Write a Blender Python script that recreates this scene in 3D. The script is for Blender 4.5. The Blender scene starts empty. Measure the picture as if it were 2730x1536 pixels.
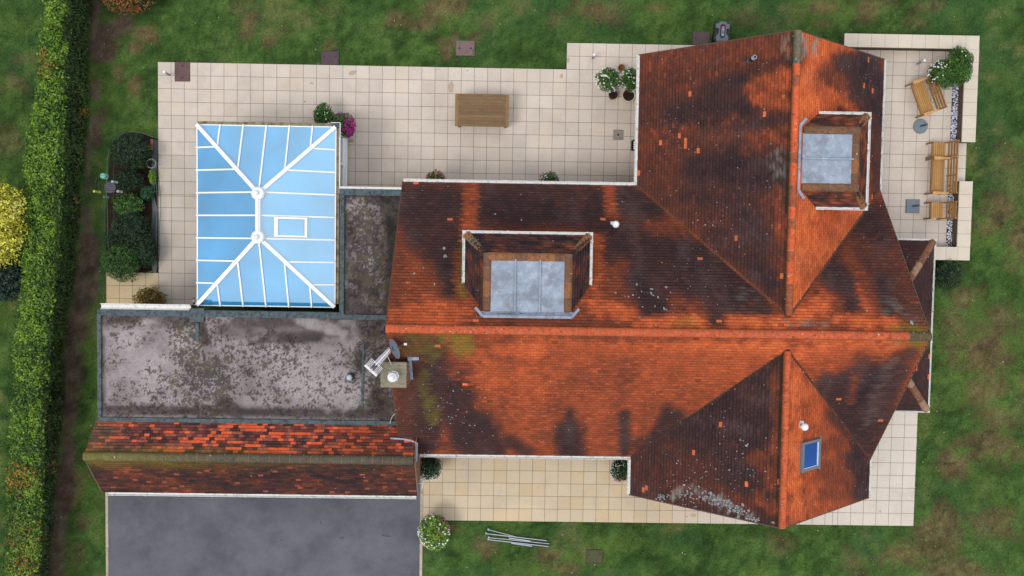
import bpy, math, random
import numpy as np
from mathutils import Vector, Matrix
PI=math.pi
random.seed(7); rng=np.random.default_rng(7)
S=bpy.context.scene; COL=S.collection
# ------------------------------------------------------------------ camera
FOC=2100.0; WX,WY,WZ=-0.0440,-0.0102,0.0157; CAM=np.array([12.0355,-6.4077,27.6292])
_cx,_cy,_cz=math.cos(WX),math.cos(WY),math.cos(WZ); _sx,_sy,_sz=math.sin(WX),math.sin(WY),math.sin(WZ)
RM=np.array([[_cz,-_sz,0],[_sz,_cz,0],[0,0,1]])@np.array([[_cy,0,_sy],[0,1,0],[-_sy,0,_cy]])@np.array([[1,0,0],[0,_cx,-_sx],[0,_sx,_cx]])
cd=bpy.data.cameras.new('camera'); cam=bpy.data.objects.new('camera',cd); COL.objects.link(cam)
cd.sensor_width=36; cd.lens=36*FOC/2730; cd.clip_end=2000
cam.matrix_world=Matrix.Translation(Vector(CAM))@Matrix(RM.tolist()).to_4x4()
S.camera=cam
# ------------------------------------------------------------------ sky, sun, exposure
SUN_EL,SUN_AZ=math.radians(58),math.radians(235)   # azimuth clockwise from north
w=bpy.data.worlds.new('World'); S.world=w; w.use_nodes=True
nt=w.node_tree; nt.nodes.clear()
out=nt.nodes.new('ShaderNodeOutputWorld'); bg=nt.nodes.new('ShaderNodeBackground')
sky=nt.nodes.new('ShaderNodeTexSky'); sky.sky_type='NISHITA'; sky.sun_disc=False
sky.sun_elevation=SUN_EL; sky.sun_rotation=SUN_AZ
tc=nt.nodes.new('ShaderNodeTexCoord'); ns=nt.nodes.new('ShaderNodeTexNoise'); ns.inputs['Scale'].default_value=2.2; ns.inputs['Detail'].default_value=5
cr=nt.nodes.new('ShaderNodeValToRGB'); cr.color_ramp.elements[0].position=.3; cr.color_ramp.elements[0].color=(5.6,6.1,6.9,1)
cr.color_ramp.elements[1].position=.7; cr.color_ramp.elements[1].color=(9.3,9.3,9.3,1)
mx=nt.nodes.new('ShaderNodeMix'); mx.data_type='RGBA'; mx.inputs[0].default_value=.8
L=nt.links.new
L(tc.outputs['Generated'],ns.inputs['Vector']); L(ns.outputs['Fac'],cr.inputs['Fac'])
dp=nt.nodes.new('ShaderNodeVectorMath'); dp.operation='DOT_PRODUCT'; dp.inputs[1].default_value=(.42,.05,.905)
gr_=nt.nodes.new('ShaderNodeMapRange'); gr_.inputs[1].default_value=.1; gr_.inputs[2].default_value=.98; gr_.inputs[3].default_value=.55; gr_.inputs[4].default_value=1.45
sc_=nt.nodes.new('ShaderNodeVectorMath'); sc_.operation='SCALE'; L(tc.outputs['Generated'],dp.inputs[0]); L(dp.outputs['Value'],gr_.inputs[0]); L(cr.outputs['Color'],sc_.inputs[0]); L(gr_.outputs[0],sc_.inputs['Scale'])
L(sky.outputs['Color'],mx.inputs[6]); L(sc_.outputs[0],mx.inputs[7]); L(mx.outputs[2],bg.inputs['Color'])
bg.inputs['Strength'].default_value=.13; L(bg.outputs['Background'],out.inputs['Surface'])
sl=bpy.data.lights.new('sun','SUN'); sl.energy=1.4; sl.angle=math.radians(22); sl.color=(1,.965,.91)
so=bpy.data.objects.new('sun',sl); COL.objects.link(so)
sd=Vector((math.sin(SUN_AZ)*math.cos(SUN_EL),math.cos(SUN_AZ)*math.cos(SUN_EL),math.sin(SUN_EL)))
so.rotation_euler=sd.to_track_quat('Z','Y').to_euler(); so.location=(12,-6,40)
S.view_settings.view_transform='Standard'; S.view_settings.look='None'; S.view_settings.gamma=1; S.view_settings.exposure=0.22
S.view_settings.use_curve_mapping=False
# ------------------------------------------------------------------ helpers
def P(x,y,h=0.0):                      # where the photograph's sight line meets height h
    d=RM@np.array([(x-1365)/FOC,-(y-768)/FOC,-1.]); t=(h-CAM[2])/d[2]; q=CAM+t*d; return float(q[0]),float(q[1])
def Qpx(pts):
    v=(np.asarray(pts)-CAM)@RM
    return 1365+FOC*v[:,0]/-v[:,2], 768-FOC*v[:,1]/-v[:,2]
def lin(c): 
    c=np.asarray(c,float)/255; return np.where(c<=.04045,c/12.92,((c+.055)/1.055)**2.4)
EXPF=1.22
def A(*c): return lin(c)/EXPF          # measured colour -> surface albedo
def _h(ix,iy,s):
    n=(ix.astype(np.int64)*374761393+iy.astype(np.int64)*668265263+s*974711)&0x7fffffff
    n=((n^(n>>13))*1274126177)&0x7fffffff
    return ((n^(n>>16))&0xffff)/65535.0
def vnoise(x,y,s=0):
    x=np.asarray(x,float); y=np.asarray(y,float); ix=np.floor(x); iy=np.floor(y); fx=x-ix; fy=y-iy
    fx=fx*fx*(3-2*fx); fy=fy*fy*(3-2*fy); ix=ix.astype(np.int64); iy=iy.astype(np.int64)
    a=_h(ix,iy,s); b=_h(ix+1,iy,s); c=_h(ix,iy+1,s); d=_h(ix+1,iy+1,s)
    return (a*(1-fx)+b*fx)*(1-fy)+(c*(1-fx)+d*fx)*fy
def fbm(x,y,s=0,o=4):
    r=0; a=.5; t=0
    for i in range(o):
        r=r+a*vnoise(x*2**i+i*17.3,y*2**i-i*9.1,s+i*31); t+=a; a*=.5
    return r/t
def sst(a,b,x): 
    t=np.clip((x-a)/(b-a),0,1); return t*t*(3-2*t)
def tag(o,label=None,cat=None,group=None,kind=None):
    if label: o['label']=label
    if cat: o['category']=cat
    if group: o['group']=group
    if kind: o['kind']=kind
    return o
def thing(name,label,cat,loc=(0,0,0),rz=0,group=None):
    o=bpy.data.objects.new(name,None); COL.objects.link(o); o.location=loc; o.rotation_euler=(0,0,rz); o.empty_display_size=.2
    return tag(o,label,cat,group)
class MB:
    def __init__(s): s.v=[]; s.f=[]; s.c=[]; s.col=(1,1,1)
    def add(s,vs,fs,col=None):
        n=len(s.v); s.v+= [tuple(v) for v in vs]; s.f+= [tuple(i+n for i in f) for f in fs]; s.c+= ([tuple(q) for q in col] if (isinstance(col,list) and len(col)==len(vs)) else [tuple(col if col is not None else s.col)]*len(vs)); return s
    def box(s,x0,y0,z0,x1,y1,z1,col=None,M=None):
        vs=[(x0,y0,z0),(x1,y0,z0),(x1,y1,z0),(x0,y1,z0),(x0,y0,z1),(x1,y0,z1),(x1,y1,z1),(x0,y1,z1)]
        if M is not None: vs=[tuple(M@Vector(v)) for v in vs]
        return s.add(vs,[(0,3,2,1),(4,5,6,7),(0,1,5,4),(1,2,6,5),(2,3,7,6),(3,0,4,7)],col)
    def beam(s,a,b,w,h,col=None,up=(0,0,1)):
        a=Vector(a); b=Vector(b); d=(b-a).normalized(); u=Vector(up)
        if abs(d.dot(u))>.98: u=Vector((1,0,0))
        sx=d.cross(u).normalized(); uz=sx.cross(d).normalized()
        vs=[]
        for p in (a,b):
            for i,j in ((-1,-1),(1,-1),(1,1),(-1,1)): vs.append(p+sx*(i*w/2)+uz*(j*h/2))
        return s.add(vs,[(0,1,2,3),(7,6,5,4),(0,4,5,1),(1,5,6,2),(2,6,7,3),(3,7,4,0)],col)
    def tube(s,pts,r,n=8,col=None,caps=True):
        pts=[Vector(p) for p in pts]; vs=[]; fs=[]
        rs=r if isinstance(r,(list,tuple)) else [r]*len(pts)
        pu=None
        for i,p in enumerate(pts):
            d=(pts[min(i+1,len(pts)-1)]-pts[max(i-1,0)]).normalized()
            u=pu if pu is not None else (Vector((0,0,1)) if abs(d.z)<.9 else Vector((1,0,0)))
            a=d.cross(u).normalized(); b=a.cross(d).normalized(); pu=b
            for k in range(n): t=2*PI*k/n; vs.append(p+a*(math.cos(t)*rs[i])+b*(math.sin(t)*rs[i]))
        for i in range(len(pts)-1):
            for k in range(n): fs.append((i*n+k,i*n+(k+1)%n,(i+1)*n+(k+1)%n,(i+1)*n+k))
        if caps: fs.append(tuple(range(n))); fs.append(tuple(range(len(vs)-1,len(vs)-n-1,-1)))
        return s.add(vs,fs,col)
    def lathe(s,prof,c=(0,0,0),n=20,col=None):       # prof: (r,z)
        vs=[]; fs=[]
        for r,z in prof:
            for k in range(n): t=2*PI*k/n; vs.append((c[0]+r*math.cos(t),c[1]+r*math.sin(t),c[2]+z))
        for i in range(len(prof)-1):
            for k in range(n): fs.append((i*n+k,i*n+(k+1)%n,(i+1)*n+(k+1)%n,(i+1)*n+k))
        fs.append(tuple(range(n-1,-1,-1))); fs.append(tuple(range(len(vs)-n,len(vs))))
        return s.add(vs,fs,col)
    def prism(s,poly,z0,z1,col=None):
        n=len(poly); vs=[(x,y,z0) for x,y in poly]+[(x,y,z1) for x,y in poly]
        return s.add(vs,[tuple(range(n-1,-1,-1)),tuple(range(n,2*n))]+[(i,(i+1)%n,n+(i+1)%n,n+i) for i in range(n)],col)
    def quad(s,a,b,c,d,col=None): return s.add([a,b,c,d],[(0,1,2,3)],col)
    def build(s,name,mat,parent=None,smooth=False):
        me=bpy.data.meshes.new(name); me.from_pydata(s.v,[],s.f); me.materials.append(mat)
        ca=me.color_attributes.new('Col','FLOAT_COLOR','POINT')
        ca.data.foreach_set('color',np.hstack([np.array(s.c,dtype=np.float32).reshape(-1,3),np.ones((len(s.c),1),np.float32)]).ravel())
        if smooth: me.polygons.foreach_set('use_smooth',[True]*len(me.polygons))
        me.update(); o=bpy.data.objects.new(name,me); COL.objects.link(o)
        if parent: o.parent=parent
        return o
def npmesh(name,V,F,C,mat,parent=None):              # V (n,3), F (m,4) quads, C (n,3)
    me=bpy.data.meshes.new(name); k=F.shape[1]
    me.vertices.add(len(V)); me.vertices.foreach_set('co',np.ascontiguousarray(V,dtype=np.float32).ravel())
    me.loops.add(F.size); me.loops.foreach_set('vertex_index',np.ascontiguousarray(F,dtype=np.int32).ravel())
    me.polygons.add(len(F)); me.polygons.foreach_set('loop_start',np.arange(0,F.size,k,dtype=np.int32))
    try: me.polygons.foreach_set('loop_total',np.full(len(F),k,dtype=np.int32))
    except Exception: pass
    me.update(calc_edges=True)
    ca=me.color_attributes.new('Col','FLOAT_COLOR','POINT')
    ca.data.foreach_set('color',np.hstack([C,np.ones((len(C),1))]).astype(np.float32).ravel())
    me.materials.append(mat); me.validate()
    o=bpy.data.objects.new(name,me); COL.objects.link(o)
    if parent: o.parent=parent
    return o
# ------------------------------------------------------------------ materials
def material(name,color=None,rough=.8,var=.12,scale=6,fine=60,finev=.1,bump=.15,bscale=80,spec=.3,metal=0,
             spots=None,dirt=None,coat=0,translucent=0,vec='Object'):
    m=bpy.data.materials.new(name); m.use_nodes=True; t=m.node_tree; N=t.nodes; l=t.links.new
    b=N['Principled BSDF']; b.inputs['Roughness'].default_value=rough; b.inputs['Metallic'].default_value=metal
    b.inputs['Specular IOR Level'].default_value=spec; b.inputs['Coat Weight'].default_value=coat
    co=N.new('ShaderNodeTexCoord').outputs[vec]
    if color is None:
        at=N.new('ShaderNodeAttribute'); at.attribute_name='Col'; c=at.outputs['Color']
    else:
        r=N.new('ShaderNodeRGB'); r.outputs[0].default_value=(*[float(v) for v in color],1); c=r.outputs[0]
    def noise(sc,det=4,ro=.6):
        n=N.new('ShaderNodeTexNoise'); n.inputs['Scale'].default_value=sc; n.inputs['Detail'].default_value=det; n.inputs['Roughness'].default_value=ro
        l(co,n.inputs['Vector']); return n.outputs['Fac']
    def mulnoise(c,sc,amt):
        n=noise(sc); mr=N.new('ShaderNodeMapRange'); mr.inputs[1].default_value=.3; mr.inputs[2].default_value=.7
        mr.inputs[3].default_value=1-amt; mr.inputs[4].default_value=1+amt; l(n,mr.inputs[0])
        mm=N.new('ShaderNodeVectorMath'); mm.operation='SCALE'; l(c,mm.inputs[0]); l(mr.outputs[0],mm.inputs['Scale']); return mm.outputs[0]
    if var: c=mulnoise(c,scale,var)
    if finev: c=mulnoise(c,fine,finev)
    def overlay(c,fac,col):
        mi=N.new('ShaderNodeMix'); mi.data_type='RGBA'; l(fac,mi.inputs[0]); l(c,mi.inputs[6]); mi.inputs[7].default_value=(*[float(v) for v in col],1); return mi.outputs[2]
    if dirt:                                          # list of (noise scale, lo, hi, colour, amount)
        for sc,lo,hi,col,am in dirt:
            n=noise(sc,6,.65); mr=N.new('ShaderNodeMapRange'); mr.inputs[1].default_value=lo; mr.inputs[2].default_value=hi; mr.inputs[4].default_value=am
            l(n,mr.inputs[0]); c=overlay(c,mr.outputs[0],col)
    if spots:                                         # (voronoi scale, radius, probability, colour)
        for sc,rad,pr,col in spots:
            vo=N.new('ShaderNodeTexVoronoi'); vo.inputs['Scale'].default_value=sc; l(co,vo.inputs['Vector'])
            sp=N.new('ShaderNodeSeparateColor'); l(vo.outputs['Color'],sp.inputs[0])
            g=N.new('ShaderNodeMath'); g.operation='LESS_THAN'; g.inputs[1].default_value=pr; l(sp.outputs[0],g.inputs[0])
            rr=N.new('ShaderNodeMath'); rr.operation='MULTIPLY'; rr.inputs[1].default_value=rad; l(sp.outputs[1],rr.inputs[0])
            le=N.new('ShaderNodeMath'); le.operation='LESS_THAN'; l(vo.outputs['Distance'],le.inputs[0]); l(rr.outputs[0],le.inputs[1])
            mu=N.new('ShaderNodeMath'); mu.operation='MULTIPLY'; l(g.outputs[0],mu.inputs[0]); l(le.outputs[0],mu.inputs[1])
            c=overlay(c,mu.outputs[0],col)
    l(c,b.inputs['Base Color'])
    if bump:
        bu=N.new('ShaderNodeBump'); bu.inputs['Strength'].default_value=bump; bu.inputs['Distance'].default_value=.02
        l(noise(bscale,3),bu.inputs['Height']); l(bu.outputs[0],b.inputs['Normal'])
    if translucent:
        tr=N.new('ShaderNodeBsdfTranslucent'); l(c,tr.inputs['Color']); ms=N.new('ShaderNodeMixShader'); ms.inputs[0].default_value=translucent
        l(b.outputs[0],ms.inputs[1]); l(tr.outputs[0],ms.inputs[2]); l(ms.outputs[0],N['Material Output'].inputs['Surface'])
    return m
M_tile=material('clay_tile',None,.9,.10,9,55,.24,.2,90,.12,spots=[(7,.16,.07,A(165,150,142)),(13,.2,.05,A(180,165,155))],dirt=[(38,.56,.68,A(40,28,30),.5),(70,.62,.72,A(128,108,104),.4)])
M_ridge=material('ridge_tile',None,.85,.16,7,40,.25,.25,70,.15,dirt=[(13,.52,.68,A(66,50,40),.7),(5,.56,.7,A(110,96,70),.4)],spots=[(14,.3,.08,A(205,190,170))])
M_under=material('roof_felt',A(42,30,30),.95,.1)
M_pvc=material('white_gutter_plastic',A(222,220,216),.4,.05,3,30,.04,0,spec=.5,dirt=[(9,.54,.66,A(120,112,98),.6),(26,.6,.7,A(60,50,42),.7)])
M_pvcclean=material('white_plastic_frame',A(244,245,248),.35,.02,3,30,.02,0,spec=.5)
M_lead=material('lead_sheet',A(146,157,172),.6,.12,2.5,30,.10,.2,20,.3,dirt=[(1.6,.50,.60,A(112,112,122),.55),(5,.52,.66,A(190,200,214),.35),(15,.60,.68,A(84,88,100),.7)],spots=[(6,.3,.1,A(110,116,132))])
M_leaddark=material('dark_lead_flashing',A(72,88,94),.6,.15,4,30,.15,.2,20,.3,dirt=[(9,.46,.62,A(40,44,42),.85)])
M_brick=material('brick_wall',A(150,90,68),.9,.12)
M_render=material('cream_wall',A(205,190,165),.9,.08)
M_slab=material('concrete_slab',None,.8,.06,.8,22,.05,.1,120,.2,dirt=[(.9,.5,.68,A(176,164,150),.35),(2.0,.64,.72,A(166,148,126),.4),(6,.66,.72,A(150,134,116),.3)],spots=[(1.6,.035,.5,A(110,95,85))])
M_joint=material('slab_joint',A(78,66,60),.95,.1)
M_lawn=material('lawn_ground',None,.95,.22,13,45,.38,.5,60,.1)
M_grass=material('grass_blades',None,.8,0,1,1,0,0,spec=.2,translucent=.15)
M_tarmac=material('tarmac',A(98,98,104),.9,.09,.8,50,.15,.2,160,.25,dirt=[(.7,.46,.66,A(76,76,84),.75),(2.4,.5,.75,A(84,84,92),.5),(.5,.5,.7,A(120,120,128),.4)],spots=[(1.2,.03,.3,A(50,50,52))])
M_felt=material('flat_roof_felt',None,.9,.10,6,70,.2,.3,90,.15,dirt=[(40,.56,.64,A(58,48,40),.5)])
M_soil=material('soil',A(52,40,34),.95,.2,5,40,.3,.6,40,.1)
M_leaf=material('leaf',None,.55,0,1,1,0,0,spec=.35,translucent=.2)
M_petal=material('petal',None,.6,0,1,1,0,0,spec=.2,translucent=.15)
M_wood=material('weathered_teak',None,.65,.12,5,50,.15,.1,60,.3)
M_greywood=material('worn_teak_table',None,.7,.16,3,24,.16,.1,60,.3,dirt=[(3.2,.52,.68,A(96,74,46),.55)])
M_metal=material('brushed_aluminium',A(190,192,200),.35,.05,6,40,.05,0,spec=.5,metal=.6)
M_plain=material('painted_plastic',None,.5,.05,6,40,.06,0,spec=.4)
M_terra=material('terracotta',A(176,132,98),.85,.12,8,40,.12,.1)
M_iron=material('rusty_iron_cover',A(98,78,74),.8,.14,8,50,.2,.3,60,.3)
M_concrete=material('mossy_concrete',A(138,130,110),.9,.12,5,40,.2,.3,60,.2,dirt=[(14,.52,.62,A(98,92,70),.6)])
M_pebble=material('pebble',None,.7,.1,20,60,.1,0)
M_glassdark=material('window_glass',A(40,55,70),.08,0,1,1,0,0,spec=.8)
def glass_mat(name,col,rough,alpha,spec=.6,refl=0):
    m=bpy.data.materials.new(name); m.use_nodes=True; t=m.node_tree; N=t.nodes; l=t.links.new; b=N['Principled BSDF']
    co=N.new('ShaderNodeTexCoord').outputs['Object']
    n=N.new('ShaderNodeTexNoise'); n.inputs['Scale'].default_value=.6; n.inputs['Detail'].default_value=3; l(co,n.inputs['Vector'])
    cr=N.new('ShaderNodeValToRGB'); cr.color_ramp.elements[0].position=.3; cr.color_ramp.elements[1].position=.7
    cr.color_ramp.elements[0].color=(*[float(v)*.74 for v in col],1); cr.color_ramp.elements[1].color=(*[float(min(1,v*1.22)) for v in col],1)  # uneven base colour, painted in to suggest reflections in the glass
    l(n.outputs['Fac'],cr.inputs[0]); l(cr.outputs[0],b.inputs['Base Color'])
    b.inputs['Roughness'].default_value=rough; b.inputs['Specular IOR Level'].default_value=spec; b.inputs['Alpha'].default_value=alpha
    b.inputs['Coat Weight'].default_value=.5; b.inputs['Coat Roughness'].default_value=.05
    if refl: 
        gl=N.new('ShaderNodeBsdfGlossy'); gl.inputs['Roughness'].default_value=.04; gl.inputs['Color'].default_value=(.74,.95,1,1); ms=N.new('ShaderNodeMixShader'); ms.inputs[0].default_value=refl
        l(b.outputs[0],ms.inputs[1]); l(gl.outputs[0],ms.inputs[2]); l(ms.outputs[0],N['Material Output'].inputs['Surface'])
    return m
M_glass=glass_mat('blue_solar_glass',A(52,156,216),.15,.93,.5,.30)
M_clear=glass_mat('clear_glass',A(165,178,178),.05,.45,.8)
M_skyglass=glass_mat('skylight_glass',A(44,88,170),.06,.97,.9)
# ------------------------------------------------------------------ stain maps (weathering with its own place on each slope)
PAL_D=np.array([0,.18,.38,.6,.8,1.0]); 
PAL=np.array([A(222,112,62),A(184,88,52),A(138,70,46),A(94,54,43),A(68,47,45),A(50,38,42)])
def pal(d): return np.stack([np.interp(d,PAL_D,PAL[:,k]) for k in range(3)],1)
def capsd(x,y,x1,y1,x2,y2):
    dx,dy=x2-x1,y2-y1; L2=dx*dx+dy*dy+1e-9; t=np.clip(((x-x1)*dx+(y-y1)*dy)/L2,0,1)
    return np.hypot(x-x1-t*dx,y-y1-t*dy)
def paint(d,x,y,items,jag):
    for it in items:
        x1,y1,x2,y2,r,val=it[:6]; am=it[6] if len(it)>6 else 1.0
        dist=capsd(x,y,x1,y1,x2,y2)/r+jag
        wgt=(1-sst(.75,1.2,dist))*am; d=d*(1-wgt)+val*wgt
    return d
C_ST=dict(
mainN=(.42,[(1040,520,1150,520,70,.84),(1060,590,1140,600,50,.80),(1110,640,1140,720,34,.88),(1015,640,1000,800,22,.46),(1050,700,1060,740,26,.36),(1060,780,1140,780,30,.2),(1000,790,1150,810,24,.22),(1150,640,1158,760,12,.45),(1240,520,1480,520,58,.88),(1184,465,1180,600,20,.34,1),(1180,600,1480,592,14,.35),(1300,470,1450,500,30,.78),
 (1570,500,1640,520,44,.85),(1533,475,1537,556,15,.28,1),(1520,600,1700,640,52,.86),(1600,700,1640,770,40,.88),(1700,680,1880,740,52,.9),(1700,650,1850,650,60,.88),(1790,760,1800,800,20,.8),(1900,760,1920,790,22,.8),(1715,780,1725,810,14,.6),
 (1497,600,1500,760,16,.28),(1500,770,1580,790,26,.14),(1600,812,1760,806,18,.1),(1840,808,1960,812,16,.14),
 (2120,540,2060,640,34,.82),(2190,560,2210,640,50,.85),(2090,680,2150,740,34,.86),(2130,760,2140,800,14,.84),(2190,640,2270,760,46,.66),(2215,700,2235,790,20,.82),(2000,800,2070,760,22,.12),(2110,800,2250,812,16,.14),(2160,720,2190,790,12,.2),(2250,640,2310,800,16,.62),
 (1230,812,1460,812,9,.5)]),
mainS=(.33,[(1030,870,1030,1120,55,.62),(1090,900,1075,1110,40,.8),(1150,960,1170,1110,46,.86),(1210,1060,1240,1130,38,.84),(1280,1110,1330,1140,18,.72),(1180,880,1150,940,22,.5),
 (1250,880,1960,880,22,.14),(1220,930,1330,960,50,.24),(1400,900,1900,930,36,.28),(1500,980,1560,1080,60,.36),(1700,960,1800,1000,40,.34),
 (1432,1035,1432,1080,14,.75),(1430,1085,1435,1140,36,.88),(1568,1045,1572,1135,14,.84),(1680,1035,1660,1080,22,.72),(1640,1110,1700,1050,26,.8),(1610,1120,1640,1130,20,.7),
 (2020,880,2260,880,30,.16),(2060,920,2200,910,26,.28),(2060,990,2080,960,22,.84),(2120,960,2090,1010,26,.86),(2190,960,2130,1100,60,.9),(2250,930,2180,1120,34,.8),(2150,950,2140,1010,10,.4),(2260,900,2290,890,20,.6)]),
NW=(.62,[(1620,150,1900,105,42,.52),(1900,130,1975,100,30,.50),(1640,230,1780,190,30,.60),(1700,300,1860,280,42,.90),(1780,235,1900,190,24,.86),(1900,215,1975,200,34,.30),(1905,250,1975,250,20,.34),(1960,290,1975,330,14,.55),
 (1640,330,1700,420,44,.60),(1720,345,1850,330,34,.56),(1850,320,1975,300,16,.80),(1890,360,1978,350,26,.40),(1760,430,1860,400,46,.90),(1850,440,1960,430,50,.92),(1870,380,1940,370,16,.6),(1720,500,1850,490,34,.76),(1700,520,1760,560,26,.60),(1860,520,1900,600,40,.82),(1800,600,1900,650,34,.78),
 (1955,480,1970,620,14,.44),(1900,680,1950,720,26,.86),(1960,660,1972,740,10,.55),(1940,740,1975,700,14,.75)]),
NE=(.10,[(2030,150,2035,250,36,.04),(2125,160,2165,190,38,.78),(2180,150,2210,300,44,.9),(2150,230,2200,240,30,.82),(2075,190,2110,250,30,.52),(2060,220,2130,290,22,.18),(2200,300,2205,520,20,.7),(2110,275,2130,290,9,.7),
 (2020,300,2010,460,20,.14),(2020,540,2000,760,24,.06),(2080,580,2120,620,18,.24),(2060,680,2085,645,14,.24),(2140,560,2160,590,18,.18),(2000,130,2003,150,30,.5)]),
SW=(.76,[(1700,1060,1940,960,40,.86),(1600,1160,1760,1180,46,.72),(1640,1210,1800,1200,34,.7),(1780,1080,1900,1080,60,.88),(1850,1180,1940,1180,50,.84),(1700,1230,1880,1270,24,.6),(1945,930,1950,1300,10,.5),(1905,1150,1950,1220,22,.52),(1960,960,1958,1290,5,.85),(1900,1240,1950,1290,20,.5)]),
SE=(.26,[(2000,930,2005,1300,20,.07),(2030,980,2060,1040,18,.16),(2100,1040,2150,1100,30,.62),(2150,1140,2180,1220,36,.82),(2080,1180,2150,1240,30,.48),(2100,1110,2120,1120,20,.45),(2060,1240,2110,1240,22,.4),(2030,1180,2040,1270,16,.2),(2165,1240,2180,1180,20,.86),(2060,1130,2100,1110,14,.5)]),
bay=(.80,[]),dorm=(.78,[]),
)
MOSS=[(1155,856,1160,856,36,.8),(1040,870,1080,890,30,.35),(1065,940,1085,1050,18,.42),(1162,620,1164,740,9,.6),(1700,812,1740,812,14,.4),(2270,835,2320,850,30,.7),(1000,830,1060,845,20,.35),(2305,520,2310,530,10,.3)]
PALE=[(2020,95,2030,120,26,.8),(1975,90,1985,140,12,.5),(1950,395,1955,430,22,.45),(1020,905,1040,905,10,.2),(1985,812,2080,814,8,.5),(2240,770,2290,800,24,.22),(2250,880,2180,1060,16,.14),(1850,735,1900,745,14,.18),
 (1792,1252,1850,1290,14,.9),(1700,1235,1710,1240,12,.6),(1885,1300,1900,1305,10,.7),(1740,1225,1770,1235,10,.7),(1690,1250,1692,1254,6,.9)]
def tile_color(key,pts,u,v,rs):
    """four corners of every tile in turn; r4 gives one random number per tile"""
    nt_=len(u)//4; r4=lambda:np.repeat(rs.random(nt_),4)
    px,py=Qpx(pts); x=px/1.0602; y=py/1.0602
    base,items=C_ST[key]; n1=fbm(u*1.0,v*.5,5)-.5; n2=fbm(u*3.4,v*1.3,11)-.5; n4=fbm(u*9,v*6,12)-.5; n3=r4()-.5
    d=np.full(len(x),base)
    for it in items:
        x1,y1,x2,y2,r,val=it[:6]; cr_=len(it)>6; jj=(.35 if cr_ else 1.0); ds=capsd(x,y,x1,y1,x2,y2)/r+(n1*.9+n2*1.0+n4*.6+n3*.25)*jj
        wg=1-(sst(.75,1.2,ds) if cr_ else sst(.45,1.45,ds)); d=d*(1-wg)+val*wg
    d=np.clip(d+n1*.18+n2*.22+n4*.22+n3*.10,0,1)
    c=pal(d)
    r=r4(); odd=(r<.004)&(d>.45); c[odd]=A(206,108,68)
    c=c*(1+(r4()-.5)*.18)[:,None]; wm_=r4(); k=(wm_<.07)&(d>.3); c[k]=c[k]*np.array([1.4,1.22,1.15]); k=(wm_>.96)&(d<.5); c[k]=c[k]*.8
    mo=paint(np.zeros(len(x)),x,y,MOSS,n1*1.0+n2*1.2+n4*.8); mo=np.clip(mo*(1.9*fbm(u*6,v*6,3)-.2),0,.8)[:,None]
    c=c*(1-mo)+A(124,116,44)*mo
    pa=(paint(np.zeros(len(x)),x,y,PALE,n2*1.4+n4*1.4)*sst(.42,.6,fbm(u*9,v*9,8)))[:,None]
    c=c*(1-pa)+A(146,144,132)*pa
    gn=(sst(.50,.75,fbm(u*2.2,v*.8,17)*.6+fbm(u*14,v*14,18)*.4)*.5*sst(.45,.8,d))[:,None]; c=c*(1-gn)+A(96,76,74)*gn
    if key in('NW','SW'):
        e=(sst(4.55,4.80,v)*np.clip(.6+n2*1.6+n4,0,1))[:,None]; c=c*(1-e)+A(50,44,32)*e
    if key in('NE',): 
        e=(sst(4.72,4.88,v)*np.clip(.35+n2*2,0,1))[:,None]; c=c*(1-e)+A(70,60,42)*e
    if key in('mainS','mainN'):
        e=(sst(5.30,5.42,v)*np.clip(.4+n2*1.8,0,1))[:,None]; c=c*(1-e)+A(84,60,42)*e
    return np.clip(c,.004,.9)
def garage_color(key,pts,u,v,rs):
    n=len(u); um_=np.repeat(u.reshape(-1,4).mean(1),4); vm_=np.repeat(v.reshape(-1,4).mean(1),4); row=np.floor(vm_/.105); cell=np.floor(um_/.165+.5*(row%2)+.5)
    h=_h(np.floor(cell/2).astype(np.int64),row.astype(np.int64),91); h2=np.repeat(rs.random(n//4),4); big=fbm(um_*.9,vm_*.9,77); nf=fbm(u*9,v*9,78)
    if key=='gN': 
        c=np.where((h*.6+h2*.4+ (big-.5)*1.0)[:,None]>.60,A(226,98,60),A(112,62,56))
        k=(h2<.22)[:,None]; c=np.where(k,A(72,50,48),c); k=((h2>.22)&(h2<.42))[:,None]; c=np.where(k,A(150,86,70),c)
        edge=np.clip((u-6.2)/2,0,1)[:,None]*(big[:,None]>.45); c=c*(1-edge*.5)+A(110,60,44)*edge*.5
        gr=np.clip((1.3-u)/1.1,0,1)[:,None]*.75; c=c*(1-gr)+A(98,84,66)*gr; gr=(sst(.5,.75,nf)*.45)[:,None]; c=c*(1-gr)+A(90,52,46)*gr
    else:
        c=pal(np.clip(.72+(big-.5)*.6+(h-.5)*.30+(h2-.5)*.12+(nf-.5)*.4,.28,1)); k=(h2<.04)[:,None]; c=np.where(k,A(150,78,58),c)
    t=(v/v.max()); top=sst(.55,.98,t)*np.clip(fbm(u*1.3,v*3,21)*1.7-.2,0,1)*np.clip(1.25-u/6.5,0.12,1)
    top=top[:,None]*.75; c=c*(1-top)+A(132,118,36)*top
    return np.clip(c*(1+(np.repeat(rs.random(n//4),4)-.5)*.2)[:,None],.004,.9)
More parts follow.
